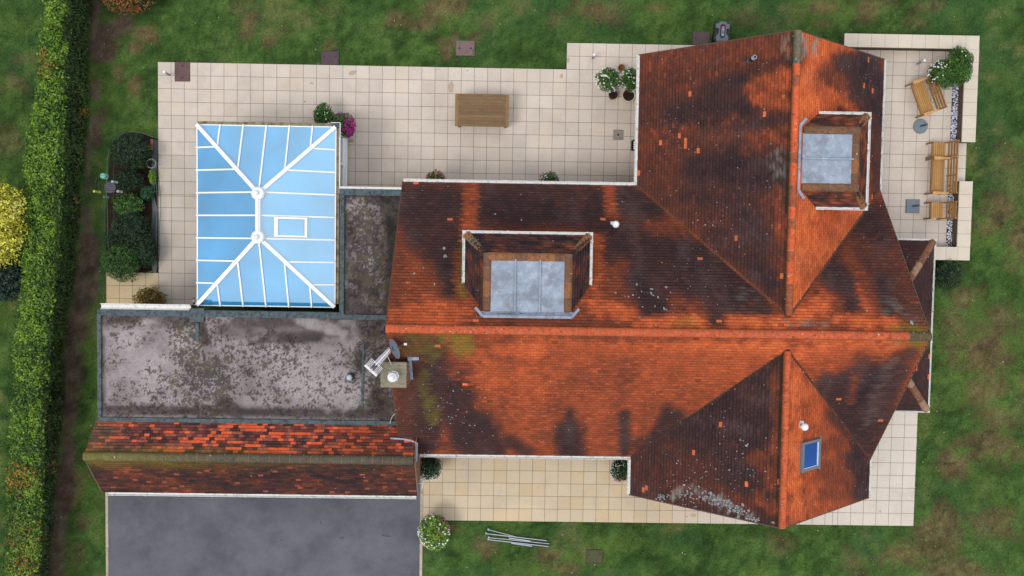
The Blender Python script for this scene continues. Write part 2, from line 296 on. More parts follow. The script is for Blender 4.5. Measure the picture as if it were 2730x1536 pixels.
def tile_roof(parent,o,ud,vd,un,ln,key,keep=None,colf=None,name='tile_covering',gauge=.105,tw=.165):
    """plain tiles laid in staggered courses: o eave corner, ud along eave, vd up the slope"""
    o=np.array(o,float); ud=np.array(ud,float); vd=np.array(vd,float); nn=np.cross(ud,vd); nn/=np.linalg.norm(nn)
    if nn[2]<0: nn=-nn
    rs=np.random.default_rng(abs(hash(key))%1000 if False else sum(map(ord,key)))
    nv=int(math.ceil(ln/gauge)); nu=int(math.ceil(un/tw))+1
    J,I=np.meshgrid(np.arange(nv),np.arange(nu),indexing='ij'); J=J.ravel(); I=I.ravel()
    u0=I*tw-.5*tw*(J%2); u1=u0+tw-.004; u0=np.maximum(u0,0); u1=np.minimum(u1,un); ok=u1-u0>.02
    v0=J*gauge; v1=np.minimum(v0+gauge+.03,ln); um=(u0+u1)/2; vm=(v0+np.minimum(v0+gauge,ln))/2
    ctr=o+um[:,None]*ud+vm[:,None]*vd
    if keep is not None: ok&=keep(ctr,um,vm)
    u0,u1,v0,v1,um,vm,ctr=[a[ok] for a in (u0,u1,v0,v1,um,vm,ctr)]; n=len(u0)
    cu=np.stack([u0,u1,u1,u0],1).ravel(); vtop=np.minimum(v0+gauge,ln); cv=np.stack([v0,v0,vtop,vtop],1).ravel()
    c=(colf or tile_color)(key,o+cu[:,None]*ud+cv[:,None]*vd,cu,cv,rs).reshape(-1,4,3); cA,cB,cC,cD=c[:,0],c[:,1],c[:,2],c[:,3]
    wob=(rs.random(n)-.5)*.006; skew=(rs.random(n)-.5)*.006; dv=(rs.random(n)-.5)*.008
    def pt(u,v,h): return o+u[:,None]*ud+v[:,None]*vd+h[:,None]*nn
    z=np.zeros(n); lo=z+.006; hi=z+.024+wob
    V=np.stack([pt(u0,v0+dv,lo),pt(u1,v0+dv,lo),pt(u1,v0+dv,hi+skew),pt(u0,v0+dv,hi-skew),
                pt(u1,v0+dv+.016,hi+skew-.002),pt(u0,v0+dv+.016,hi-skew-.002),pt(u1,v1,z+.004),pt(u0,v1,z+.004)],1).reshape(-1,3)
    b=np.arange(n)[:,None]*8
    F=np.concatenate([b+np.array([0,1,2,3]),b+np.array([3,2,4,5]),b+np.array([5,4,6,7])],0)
    edge_shade=.42; Cc=np.stack([cA*edge_shade,cB*edge_shade,cB*edge_shade*1.1,cA*edge_shade*1.1,cB,cA,cC,cD],1).reshape(-1,3)  # lower edge of each tile darkened: course shadow painted into the colour
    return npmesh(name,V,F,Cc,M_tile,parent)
def ridge_run(mb,p0,p1,r,colf,seg=.33,drop=.05,jit=.1,segs=8,twos=None):
    p0=Vector(p0); p1=Vector(p1); Ld=(p1-p0).length; d=(p1-p0)/Ld; side=d.cross(Vector((0,0,1))).normalized(); up=side.cross(d).normalized()
    n=max(1,round(Ld/seg)); sg=Ld/n
    for i in range(n):
        c=np.array(colf(i/n))*(1+(random.random()-.5)*2*jit); a=p0+d*(i*sg+.004); b=p0+d*((i+1)*sg-.004); vs=[]
        for q,rr in ((a,r),(b,r*.95)):
            for k in range(segs+1):
                t=PI*k/segs; vs.append(q+side*(math.cos(t)*rr)+up*(math.sin(t)*rr*.8-drop))
        m=segs+1; c=c if twos is None else [np.array(c)*(1-twos[0](k/segs))+np.array(twos[1])*twos[0](k/segs) for _ in (0,1) for k in range(segs+1)]; fs=[(k,k+1,m+k+1,m+k) for k in range(segs)]; fs+= [tuple(range(m-1,-1,-1)),tuple(range(m,2*m))]
        mb.add(vs,fs,c)
        # mortar joint
        q=a; vs=[]
        for qq in (q-d*.008,q+d*.006):
            for k in range(segs+1):
                t=PI*k/segs; vs.append(qq+side*(math.cos(t)*r*.93)+up*(math.sin(t)*r*.75-drop))
        mb.add(vs,[(k,k+1,m+k+1,m+k) for k in range(segs)],A(205,160,125)*(.5+random.random()*.5))
def gutter(mb,p0,p1,side,w=.105,clips=True):
    """half-round trough from p0 to p1 (roof edge), lying on the side given"""
    p0=Vector(p0); p1=Vector(p1); d=(p1-p0).normalized(); s=Vector(side); up=Vector((0,0,1)); prof=[]
    n=7; 
    for k in range(n+1):
        t=PI*k/n; prof.append((w/2-math.cos(t)*w/2,-math.sin(t)*w*.5))
    th=.006; outer=[(a,b-th) for a,b in prof]; outer[0]=(-th,0); outer[-1]=(w+th+.006,0.0)
    ring=prof+outer[::-1]; m=len(ring); vs=[]
    for q in (p0,p1):
        for a,b in ring: vs.append(q+s*a+up*b)
    fs=[(k,(k+1)%m,m+(k+1)%m,m+k) for k in range(m)]+[tuple(range(m)),tuple(range(2*m-1,m-1,-1))]
    mb.add(vs,fs)
    if clips:
        Ld=(p1-p0).length; k=max(1,int(Ld/1.0))
        for i in range(k+1):
            q=p0+d*(Ld*(i+.15)/(k+.3)); mb.box(-.018,-.012,-.012,.018,.016,.012,M=Matrix.Translation(q+s*(w+.004)))
# ------------------------------------------------------------------ foliage
def leaves(pos,nrm,size,col,asp=.5,name='foliage',mat=None,parent=None,fold=.25):
    n=len(pos); r=rng.normal(size=(n,3)); nrm=nrm/np.linalg.norm(nrm,axis=1,keepdims=True)
    a=np.cross(nrm,r); a/=np.linalg.norm(a,axis=1,keepdims=True)+1e-9; b=np.cross(nrm,a); s=size[:,None]
    V=np.stack([pos-a*s*.5,pos+b*s*asp*.5+nrm*s*fold*.3,pos+a*s*.5-nrm*s*fold*.3,pos-b*s*asp*.5+nrm*s*fold*.3],1).reshape(-1,3)
    F=np.arange(n*4).reshape(-1,4); C=np.repeat(col,4,0)
    return npmesh(name,V,F,C,mat or M_leaf,parent)
def mixcols(n,cols,w=None,jit=.25,noise=None):
    cols=np.array(cols); 
    if noise is None: idx=rng.choice(len(cols),n,p=w)
    else: idx=np.clip((noise*len(cols)+rng.normal(size=n)*.7).astype(int),0,len(cols)-1)
    return np.clip(cols[idx]*(1+(rng.random((n,1))-.5)*2*jit),.003,.9)
def blob(c,r,n,size,cols,lump=.22,ls=2.4,parent=None,name='foliage',zmin=None,seed=0,up=.55,asp=.5,flat=0,inner=.55):
    """leaves through the outer volume of an uneven rounded crown"""
    c=np.array(c,float); r=np.array(r,float)
    d=rng.normal(size=(n,3)); d/=np.linalg.norm(d,axis=1,keepdims=True); d[:,2]=np.where(d[:,2]<-.25,-d[:,2],d[:,2])
    l=fbm(d[:,0]*ls+seed*7.1+d[:,2]*1.7,d[:,1]*ls-seed*3.3+d[:,2]*1.1,seed); l2=fbm(d[:,0]*ls*3+9,d[:,1]*ls*3+d[:,2]*3,seed+5)
    rad=(1-lump)+lump*2*l+.10*(l2-.5); q=rng.random(n)**.6; q=inner+(1-inner)*q
    pos=c+d*r*(rad*q)[:,None]
    nr=d*(1-up)+np.array([0,0,1])*up+rng.normal(size=(n,3))*.45
    if zmin is not None: k=pos[:,2]>zmin; pos,nr,q,l2=pos[k],nr[k],q[k],l2[k]
    n=len(pos); col=mixcols(n,cols,noise=np.clip(l2*1.6-.3,0,.999))
    return leaves(pos,nr,size*(.6+rng.random(n)*.8),col,asp,name,None,parent)
def core(c,r,parent,col,name='stems',sc=.62):
    mb=MB(); 
    for k in range(9):
        a=random.random()*2*PI; rr=random.random()*.55
        mb.tube([(c[0],c[1],max(0.02,c[2]-r[2])),(c[0]+math.cos(a)*r[0]*rr*.5,c[1]+math.sin(a)*r[1]*rr*.5,c[2]),(c[0]+math.cos(a)*r[0]*rr,c[1]+math.sin(a)*r[1]*rr,c[2]+r[2]*.6)],[.02,.014,.006],5,col)
    return mb.build(name,M_plain,parent)
def flowers(c,r,n,size,cols,parent,name='blooms',sector=None,lump=.1,zlo=-.1):
    mb=MB(); c=np.array(c); k=0; o_=None
    while k<n:
        d=rng.normal(size=3); d/=np.linalg.norm(d)
        if d[2]<zlo: continue
        if sector is not None:
            a,wd=sector; an=math.atan2(d[1],d[0]); 
            if abs((an-a+PI)%(2*PI)-PI)>wd or d[2]>.93: continue
        k+=1; p=c+d*np.array(r)*(1.0+(rng.random()-.3)*lump); s=size*(.7+rng.random()*.6); col=cols[int(rng.integers(len(cols)))]
        nrm=Vector(tuple(d*.5+np.array([0,0,.8])+rng.normal(size=3)*.2)).normalized(); a=nrm.orthogonal().normalized(); b=nrm.cross(a); P0=Vector(tuple(p))
        pe=5; vs=[P0+nrm*s*.12]; fs=[]
        for i in range(pe):
            t=2*PI*i/pe+rng.random()*.3
            for dt,rr in ((-.5,.42),(0,.55),(.5,.42)):
                tt=t+dt; vs.append(P0+(a*math.cos(tt)+b*math.sin(tt))*s*rr+nrm*s*.10*rr)
            m=len(vs); fs.append((0,m-3,m-2,m-1))
        mb.add(vs,fs,np.array(col)*(.85+rng.random()*.3))
        if n<=30: o_=mb.build('bloom',M_petal,parent); mb=MB()
    return o_ if n<=30 else mb.build(name,M_petal,parent)
GREEN=[A(30,56,20),A(48,84,30),A(70,114,40),A(98,140,52)]
DGREEN=[A(16,34,18),A(26,50,26),A(38,66,34),A(54,84,42)]
LGREEN=[A(62,92,28),A(92,128,36),A(122,158,48),A(150,182,70)]
# ================================================================== SETTING: lawn
BROWN=[(385,90,35,20,1),(356,132,20,18,.9),(312,190,12,25,.9),(359,226,12,22,.9),(260,226,14,20,.8),(255,330,22,40,.9),(285,120,26,30,1),(665,65,30,38,1),(718,85,35,28,.9),(745,8,25,20,.8),
(1047,50,30,16,.8),(1127,66,30,16,.8),(1190,22,60,35,.9),(1300,55,42,26,.8),(1190,128,18,22,.9),(1010,80,18,14,.5),(1490,55,30,22,.8),(1610,22,75,30,1),(1745,20,30,20,.7),(1388,18,35,25,.7),
(1995,40,50,25,.5),(2180,15,50,25,.8),(2330,22,40,25,.8),(2485,18,35,20,.7),(2190,66,25,12,.6),(2690,435,40,60,.9),(2680,545,60,50,.9),(2640,600,40,30,.8),(2725,640,40,50,.8),(2555,885,55,90,.8),
(2625,925,60,70,1),(2568,800,30,30,.9),(2665,845,40,30,.8),(2640,1035,60,40,.8),(2680,1110,60,40,.8),(2541,1233,45,50,1),(2650,1190,60,40,.8),(2513,1412,60,60,.8),(2390,1480,60,35,.8),(2640,1400,60,50,.8),
(2280,1495,40,30,.7),(2560,1520,100,30,.8),(2075,1455,35,25,.5),(1484,1475,35,25,.8),(1510,1510,50,20,.7),(1287,1453,30,25,.8),(1213,1406,20,15,.6),(199,1300,30,50,.9),(226,1393,22,24,.8),(205,1470,24,30,.5),
(36,221,32,22,.7),(60,155,24,18,.6),(20,380,30,30,.5),(1480,1335,14,14,.3),(2300,1040,20,20,.3),(640,20,40,25,.5),(880,30,40,20,.4),(2440,60,30,14,.5),(1265,100,18,18,.9),(1212,106,10,24,.8),(880,120,14,24,.6),(1540,1440,24,24,.5)]
SOIL=[(255,20,250,60,18),(258,80,262,150,20),(270,130,290,150,18),(252,230,256,260,14),(250,320,252,370,18),(238,380,232,520,8),(226,560,240,640,14),(232,640,235,780,30),(215,760,205,900,26),(196,900,190,1050,24),(186,1050,182,1180,20),
(180,1180,176,1330,22),(162,1330,150,1536,22),(290,80,330,60,24)]
def lawn_color(X,Y):
    px,py=Qpx(np.stack([X,Y,np.zeros_like(X)],1)); inr=(px>-400)&(px<3200)&(py>-400)&(py<2000)
    n1=fbm(X*.55,Y*.55,1); n2=fbm(X*1.8,Y*1.8,2); n3=fbm(X*6,Y*6,3); n4=fbm(X*.25,Y*.3,4)
    b=np.zeros_like(X)
    for cx,cy,rx,ry,am in BROWN:
        q=np.hypot((px-cx)/rx,(py-cy)/ry)+(n1-.5)*1.6+(n2-.5)*2.2+(n3-.5)*1.6; b=np.maximum(b,am*(1-sst(.35,1.45,q)))
    b=np.maximum(b,.38*sst(.58,.74,n1*.6+n2*.4)); b=np.clip(b*(.72+.5*n3),0,1)
    g=np.stack([np.interp(n2*.5+n3*.5,[.3,.5,.7],[A(42,64,26)[k],A(60,88,36)[k],A(84,112,48)[k]]) for k in range(3)],1)
    bl=sst(.5,.7,n4*.5+n1*.5)[:,None]*.5; g=g*(1-bl)+A(54,92,48)*bl
    ye=sst(.55,.75,fbm(X*.9+40,Y*.9,6))[:,None]*.4; g=g*(1-ye)+A(92,112,44)*ye
    br=np.stack([np.interp(n3*.6+n2*.4,[.3,.7],[A(92,70,50)[k],A(142,110,80)[k]]) for k in range(3)],1)
    b=b[:,None]*.68; c=g*(1-b)+br*b
    s=np.zeros_like(X)
    for x1,y1,x2,y2,r in SOIL: s=np.maximum(s,1-sst(.6,1.25,capsd(px,py,x1,y1,x2,y2)/r+(n2-.5)*1.2+(n3-.5)*.5))
    sc=np.stack([np.interp(n3*.5+n2*.5,[.3,.7],[A(70,54,46)[k],A(112,92,80)[k]]) for k in range(3)],1); s=(s*.88)[:,None]
    c=c*(1-s)+sc*s
    # the sheltered strip between the hedge and the buildings is darker, lusher grass
    o_=np.maximum(sst(-20,-170,np.minimum(px,2730-px)),sst(-20,-170,np.minimum(py,1536-py)))[:,None]; c=c*(1-o_)+A(54,88,40)*o_
    g_=c.mean(1,keepdims=True); c=c*.92+g_*.08
    return np.clip(c*.96,.004,.6),s[:,0]
fx=np.arange(-7,31.01,.13); fy=np.arange(-18.6,5.01,.13)
gx=np.concatenate([[-400,-150,-60,-25,-12],fx,[36,48,80,160,420]]); gy=np.concatenate([[-400,-150,-60,-30],fy,[9,20,50,140,400]])
GX,GY=np.meshgrid(gx,gy); gxf,gyf=GX.ravel(),GY.ravel(); lc,_=lawn_color(gxf,gyf)
gz=np.where((gxf>-7)&(gxf<31)&(gyf>-18.6)&(gyf<5),(fbm(gxf*.8,gyf*.8,9)-.5)*.03-.012,-.02)
nx,ny=len(gx),len(gy); ii=(np.arange(ny-1)[:,None]*nx+np.arange(nx-1)[None,:]).ravel()
lawn=npmesh('lawn',np.stack([gxf,gyf,gz],1),np.stack([ii,ii+1,ii+nx+1,ii+nx],1),lc,M_lawn); lawn['kind']='structure'
# --- grass blades over the lawn
def in_rect(x,y,R): 
    k=np.zeros(len(x),bool)
    for x0,y0,x1,y1 in R: k|=(x>x0)&(x<x1)&(y>y0)&(y<y1)
    return k
S0=.455
PATIO=[(0,-4.6,14.105,0),(14.105,-4.6,23.6,.91),(23.6,-6.4,27.75,.86),(0,-8.39,2.25,-4.6),(-1.84,-8.39,0,-7.28),(27.7,-3.67,28.17,-2.3)]
PATIO_S=[(9.30,-15.913,23.9,-12.9),(23.9,-15.913,26.814,-11.2)]
HARD=PATIO+PATIO_S+[(-1.92,-40,9.32,-14.2),(-.8,-14.3,9.4,-8.3),(2.2,-8.3,9,-2.4),(8.8,-13,24,-4.1),(16.25,-14.2,24,0),(23.6,.8,28.22,1.3),(27.7,-6.4,28.2,.9),(24,-11.3,25.85,-5.8),(26.9,-6.4,28.2,-5.9),
 (.58,-.7,1.12,.03),(5.55,-.05,6.28,.55),(10.2,.35,10.95,.98),(18.4,.88,19.1,1.42)]
NB=330000
bx=rng.uniform(-6.6,30.6,NB); by=rng.uniform(-17.6,4.2,NB)
k=~in_rect(bx,by,HARD)&~((bx>-1.95)&(bx<0)&(by<-2.5)&(by>-7.3)); bx,by=bx[k],by[k]; bc,bs=lawn_color(bx,by); k=rng.random(len(bx))>bs*.85; bx,by,bc=bx[k],by[k],bc[k]; n=len(bx)
hh=.022+.03*rng.random(n); an=rng.random(n)*2*PI; le=(rng.random(n)+.2)*.045; wv=.007
dx,dy=np.cos(an),np.sin(an)
b0=np.stack([bx-dy*wv,by+dx*wv,np.full(n,-.02)],1); b1=np.stack([bx+dy*wv,by-dx*wv,np.full(n,-.02)],1); b2=np.stack([bx+dx*le,by+dy*le,hh],1)
bcol=np.clip(bc*(1+(rng.random((n,1))-.42)*1.5)*(1+(fbm(bx*11,by*11,91,2)-.5)*1.1)[:,None],.004,.7)
gr=npmesh('grass',np.stack([b0,b1,b2],1).reshape(-1,3),np.arange(n*3).reshape(-1,3),np.repeat(bcol,3,0),M_grass)
tag(gr,'short mown green grass with brown dry patches around the house','grass',kind='stuff')
# --- fallen leaves
n=230; spots_=[]
while len(spots_)<n:
    r=random.random()
    if r<.42: x,y=random.uniform(2440,2725),random.uniform(380,1530)
    elif r<.72: x,y=random.uniform(150,400),random.uniform(20,1530)
    elif r<.86: x,y=random.uniform(1130,2500),random.uniform(1410,1530)
    else: x,y=random.uniform(0,2700),random.uniform(5,160)
    q=P(x,y,0.03)
    if in_rect(np.array([q[0]]),np.array([q[1]]),HARD)[0] or (-1.95<q[0]<0 and -7.3<q[1]<-2.5): continue
    spots_.append((q[0],q[1],.035))
pos=np.array(spots_); fl=leaves(pos,np.array([0,0,1.])+rng.normal(size=(n,3))*.3,.03+rng.random(n)*.035,mixcols(n,[A(185,180,125),A(190,175,110),A(150,160,80),A(170,130,80),A(210,205,180)]),.5,'fallen_leaf_litter',M_petal)
tag(fl,'small pale yellow leaves fallen across the lawn','leaf litter',kind='stuff')
# ================================================================== paving
def paving(name,rects,gx0,gy0,colf,z=.03,joint=.011):
    """square slabs in one sheet; gx0, gy0 give the joint grid"""
    jb=MB(); V=[];C=[]
    for x0,y0,x1,y1 in rects:
        jb.box(x0,y0,-.1,x1,y1,z-.006)
        i0=math.floor((x0-gx0)/S0+1e-4); i1=math.ceil((x1-gx0)/S0-1e-4); j0=math.floor((y0-gy0)/S0+1e-4); j1=math.ceil((y1-gy0)/S0-1e-4)
        for i in range(i0,i1):
            for j in range(j0,j1):
                a=max(x0,gx0+i*S0)+joint/2; b=min(x1,gx0+(i+1)*S0)-joint/2; c=max(y0,gy0+j*S0)+joint/2; d=min(y1,gy0+(j+1)*S0)-joint/2
                if b-a<.03 or d-c<.03: continue
                h=z+(random.random()-.5)*.002; col=colf((a+b)/2,(c+d)/2)
                V+= [(a,c,h),(b,c,h),(b,d,h),(a,d,h)]; C+=[col]*4
    o=jb.build(name,M_joint); o['kind']='structure'
    V=np.array(V); s=npmesh('paving_slab',V,np.arange(len(V)).reshape(-1,4),np.array(C),M_slab,o); s['kind']='structure'
    return o
def col_n(x,y):
    c=A(205,191,177)*(1+(random.random()-.5)*.10)
    if x<0: c=A(198,176,140)*(1+(random.random()-.5)*.06)
    elif x<2.3 and y<-3: c=A(192,180,168)*(1+(random.random()-.5)*.06)
    if random.random()<.12: c=c*np.array([1.0,.985,.95])
    return c
def col_s(x,y):
    t=np.clip((x-17)/4,0,1); c=A(203,184,156)*(1-t)+A(206,195,181)*t
    r=random.random(); 
    if r<.25 and t<.5: c=c*np.array([1,.95,.88])
    return c*(1+(random.random()-.5)*.06)
paving('patio',PATIO,0,0,col_n); paving('terrace',PATIO_S,12.709-28*S0,-15.913,col_s,z=.034)
st=MB()
def splat(px,py,rx,ry,col,z,ang=0,n=14):
    x,y=P(px,py,z); pts=[]
    for i in range(n):
        t=2*PI*i/n; rr=1+(random.random()-.5)*.35; a,b=math.cos(t)*rx*rr/78,math.sin(t)*ry*rr/78
        pts.append((x+a*math.cos(ang)-b*math.sin(ang),y+a*math.sin(ang)+b*math.cos(ang),z))
    st.add(pts,[tuple(range(n))],col)
for a in ((940,194,12,6,.35),(1203,232,7,17,0),(1515,161,4,7,0),(1497,203,5,6,0),(831,222,5,3,0),(877,203,3,2,0),(936,376,9,6,0)): splat(a[0],a[1],a[2],a[3],A(176,158,134),.0335,a[4])
for a in ((1848,1374,8,5,.2),(1830,1378,4,3,0),(1890,1368,4,3,0),(2347,1364,4,3,0)): splat(a[0],a[1],a[2],a[3],A(188,160,122),.0375,a[4])
for a in ((722,1390,2,5,0),(855,1393,1.5,6,.1),(1030,1428,14,4,-.2),(912,1434,7,4,0),(1085,1520,2,2,0),(1210/1.06,1340,0.1,.1,0)): splat(a[0],a[1],a[2],a[3],A(58,58,64),.0135,a[4])
o=st.build('paving_stain',M_plain); o['kind']='structure'
dm=MB(); dm.box(-1.81,-60,-.12,9.20,-13.0,.012); o=dm.build('driveway',M_tarmac); o['kind']='structure'
km=MB(); y=-14.35
for side,(x0,x1) in enumerate(((-1.90,-1.812),(9.202,9.296))):
    y=-14.3 if side==0 else -13.1
    while y>-30:
        l=.9+random.random()*.03; km.box(x0,y-l+.01,-.1,x1,y,.03+random.random()*.004,A(176,164,146)*(.8+random.random()*.35)); y-=l
o=km.build('kerb_edging',material('kerb_stone',None,.9,.15,4,30,.15)); o['kind']='structure'
# ================================================================== HOUSE
K=.773; SL=math.sqrt(1+K*K); ZE=2.45
house=thing('house','rambling bungalow under orange and soot dark clay tiled roofs with two cross wings','house',(16.4,-8.5,0))
def HP(mb_or_obj): mb_or_obj.parent=house; mb_or_obj.location=(-16.4,8.5,0); return mb_or_obj
XW,XE,YN,YS,YM=8.8,24.0,-4.2,-12.9,-8.55; ZM=ZE+4.35*K
WXW,WXE,WYN,WYS,WXM=16.25,24.0,-.08,-14.15,20.125; ZW=ZE+3.875*K
def zmain(x,y): return np.where((x>XW)&(x<XE)&(y<YN)&(y>YS),ZE+(4.35-np.abs(y-YM))*K,-9)
def zwing(x,y): return np.where((x>WXW)&(x<WXE)&(y<WYN)&(y>WYS),ZE+(3.875-np.abs(x-WXM))*K,-9)
D1=(10.93,14.50,-5.86,4.88); D2=(22.50,-2.26,-4.90,4.75)
def in_d1(x,y): return (x>11.2)&(x<14.25)&(y<-6.1)&(y>-7.9)
def in_d2(x,y): return (x>20.6)&(x<22.2)&(y<-2.55)&(y>-4.6)
def k_mn(c,u,v): return (c[:,2]>zwing(c[:,0],c[:,1])-.10)
def k_ms(c,u,v): return (c[:,2]>zwing(c[:,0],c[:,1])-.10)
def k_w(c,u,v): return (c[:,2]>zmain(c[:,0],c[:,1])-.10)
def k_we(c,u,v): return (c[:,2]>zmain(c[:,0],c[:,1])-.10)
cs,sn=1/SL,K/SL
def roofpart(parts,ridges,name='roof',label=None):
    """parts: underlay quads; returns object"""
    mb=MB()
    for q in parts: mb.add(q,[tuple(range(len(q)))])
    o=mb.build(name,M_under,house); o.location=(-16.4,8.5,0)
    if label: o['label']=label
    return o
dz=-.015
r_main=roofpart([[(XW,YN,ZE+dz),(XW,YM,ZM+dz),(XE,YM,ZM+dz),(XE,YN,ZE+dz)],[(XW,YS,ZE+dz),(XE,YS,ZE+dz),(XE,YM,ZM+dz),(XW,YM,ZM+dz)]],None,label='long main roof running left to right, orange with sooty dark patches')
r_wing=roofpart([[(WXW,WYN,ZE+dz),(WXW,WYS,ZE+dz),(WXM,WYS,ZW+dz),(WXM,WYN,ZW+dz)],[(WXE,WYN,ZE+dz),(WXM,WYN,ZW+dz),(WXM,WYS,ZW+dz),(WXE,WYS,ZE+dz)]],None,label='cross roof of the two gabled wings, dark on one side and bright orange on the other')
def TR(parent,*a,**k): return tile_roof(parent,*a,**k)
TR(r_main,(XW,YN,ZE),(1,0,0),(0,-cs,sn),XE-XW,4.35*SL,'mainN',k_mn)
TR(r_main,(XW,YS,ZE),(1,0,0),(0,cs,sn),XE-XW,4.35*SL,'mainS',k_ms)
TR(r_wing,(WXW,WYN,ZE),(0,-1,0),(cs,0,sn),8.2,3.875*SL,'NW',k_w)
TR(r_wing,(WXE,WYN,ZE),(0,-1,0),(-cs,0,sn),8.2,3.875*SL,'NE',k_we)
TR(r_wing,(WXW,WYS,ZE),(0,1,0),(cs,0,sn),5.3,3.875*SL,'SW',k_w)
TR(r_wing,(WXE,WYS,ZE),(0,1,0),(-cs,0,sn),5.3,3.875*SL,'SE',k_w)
OR=lambda t:A(222,100,58)
rm=MB()
def rmain(t): 
    if t>.955: return A(96,86,62)
    return A(192,92,58)
ridge_run(rm,(XW,YM,ZM+.03),(XE,YM,ZM+.03),.13,rmain,.31,jit=.06,twos=(lambda k:.75*max(0,1-k*4),A(92,60,42))); rm.build('ridge_tiles',M_ridge,r_main)
rm=MB(); ridge_run(rm,(WXM,WYN,ZW+.03),(WXM,-8.05,ZW+.03),.12,lambda t:A(112,104,88) if t<.1 else (A(214,98,56) if random.random()<.75 else A(160,86,58)),.31,jit=.07,twos=(lambda k:1-min(1,k*2.2),A(56,50,38))); rm.build('ridge_tiles',M_ridge,r_wing)
rm=MB(); ridge_run(rm,(WXM,WYS,ZW+.03),(WXM,-9.05,ZW+.03),.12,lambda t:A(200,94,56),.31,jit=.08,twos=(lambda k:min(1,max(0,k*2.2-1.2)),A(56,50,38))); rm.build('ridge_tiles',M_ridge,r_wing)
# verge boards and moss in the lee of the wing ridge
vb=MB()
def barge(mb,a,b): mb.beam(a,b,.03,.16,A(92,66,50))
for y in (WYN+.02,WYS-.02):
    for x in (WXW,WXE): vb=MB(); barge(vb,(x,y,ZE-.09),(WXM,y,ZW-.09)); HP(vb.build('bargeboard',M_plain))
for x in (XW-.02,XE+.02):
    for y in (YN,YS): vb=MB(); barge(vb,(x,y,ZE-.09),(x,YM,ZM-.09)); HP(vb.build('bargeboard',M_plain))
# walls
wm=MB(); i=.38
wm.box(XW+.15,YS+i,0,XE-.12,YN-i,ZE-.02); wm.box(WXW+i,WYS+.15,0,WXE-i,WYN-.15,ZE-.02)
for y,s in ((WYN-.15,1),(WYS+.15,-1)):
    wm.add([(WXW+i,y,ZE-.02),(WXE-i,y,ZE-.02),(WXM,y,ZW-.12-i*0),(WXW+i,y-s*.1,ZE-.02),(WXE-i,y-s*.1,ZE-.02),(WXM,y-s*.1,ZW-.12)],[(0,1,2),(3,5,4),(0,3,4,1),(1,4,5,2),(2,5,3,0)])
for x,s in ((XW+.15,-1),(XE-.12,1)):
    wm.add([(x,YS+i,ZE-.02),(x,YN-i,ZE-.02),(x,YM,ZM-.4),(x-s*.1,YS+i,ZE-.02),(x-s*.1,YN-i,ZE-.02),(x-s*.1,YM,ZM-.4)],[(0,1,2),(3,5,4),(0,3,4,1),(1,4,5,2),(2,5,3,0)])
M_brickw=bpy.data.materials.new('red_brickwork'); M_brickw.use_nodes=True
def brickify(m,c1,c2,cm):
    N=m.node_tree.nodes; l=m.node_tree.links.new; b=N['Principled BSDF']; b.inputs['Roughness'].default_value=.9
    tc=N.new('ShaderNodeTexCoord'); g=N.new('ShaderNodeNewGeometry'); sp=N.new('ShaderNodeSeparateXYZ'); l(tc.outputs['Object'],sp.inputs[0])
    ad=N.new('ShaderNodeMath'); ad.operation='ADD'; l(sp.outputs[0],ad.inputs[0]); l(sp.outputs[1],ad.inputs[1])
    cb=N.new('ShaderNodeCombineXYZ'); l(ad.outputs[0],cb.inputs[0]); l(sp.outputs[2],cb.inputs[1])
    br=N.new('ShaderNodeTexBrick'); br.inputs['Scale'].default_value=1; br.inputs['Brick Width'].default_value=.225; br.inputs['Row Height'].default_value=.075; br.inputs['Mortar Size'].default_value=.008
    br.inputs['Color1'].default_value=(*c1,1); br.inputs['Color2'].default_value=(*c2,1); br.inputs['Mortar'].default_value=(*cm,1)
    l(cb.outputs[0],br.inputs['Vector']); l(br.outputs['Color'],b.inputs['Base Color'])
brickify(M_brickw,A(150,84,62),A(120,68,54),A(170,155,135))
M_brickd=bpy.data.materials.new('brown_brickwork'); M_brickd.use_nodes=True; brickify(M_brickd,A(98,74,60),A(84,66,54),A(110,98,84))
HP(wm.build('wall',M_brickw))
def window(cx,cy,z0,z1,wd,nx_,ny_,parent=house,kind='window'):
    f=MB(); g=MB(); t=Vector((-ny_,nx_,0)); nrm=Vector((nx_,ny_,0)); c=Vector((cx,cy,0))+nrm*.02
    for a in (-.5,0,.5): f.beam(c+t*(a*wd)+Vector((0,0,z0)),c+t*(a*wd)+Vector((0,0,z1)),.07,.07,up=tuple(nrm))
    for z in (z0,z1): f.beam(c-t*(wd/2)+Vector((0,0,z)),c+t*(wd/2)+Vector((0,0,z)),.08,.08)
    g.beam(c-t*(wd/2)+Vector((0,0,(z0+z1)/2)),c+t*(wd/2)+Vector((0,0,(z0+z1)/2)),.02,z1-z0-.06)
    fo=f.build(kind,M_pvcclean,parent); 
    if parent is house: fo.location=(-16.4,8.5,0)
    g.build('glass_pane',M_glassdark,fo); return fo
for a in ((10.6,YN-i,.9,2.1,1.6,0,1),(12.6,YN-i,.1,2.1,1.8,0,1),(14.8,YN-i,.9,2.1,1.4,0,1),(11.5,YS+i,.9,2.1,1.8,0,-1),(14.3,YS+i,.1,2.1,1.0,0,-1),(WXW+i,-2.9,.9,2.1,1.4,-1,0),(WXE-i,-2.8,.1,2.1,1.9,1,0),(20.1,WYN-.15,.9,2.1,2.2,0,1),(20.1,WYS+.15,.9,2.1,2.2,0,-1)): window(*a)
# soffits
for b_ in ((XW+.2,YN-i,WXW-.01,YN-.02),(XW+.2,YS+.02,WXW-.01,YS+i),(WXW+.02,WYS+.15,WXW+i,WYN-.15),(WXE-i,WYS+.15,WXE-.02,WYN-.15)): sm=MB(); sm.box(b_[0],b_[1],ZE-.05,b_[2],b_[3],ZE-.027); HP(sm.build('soffit',M_pvc))
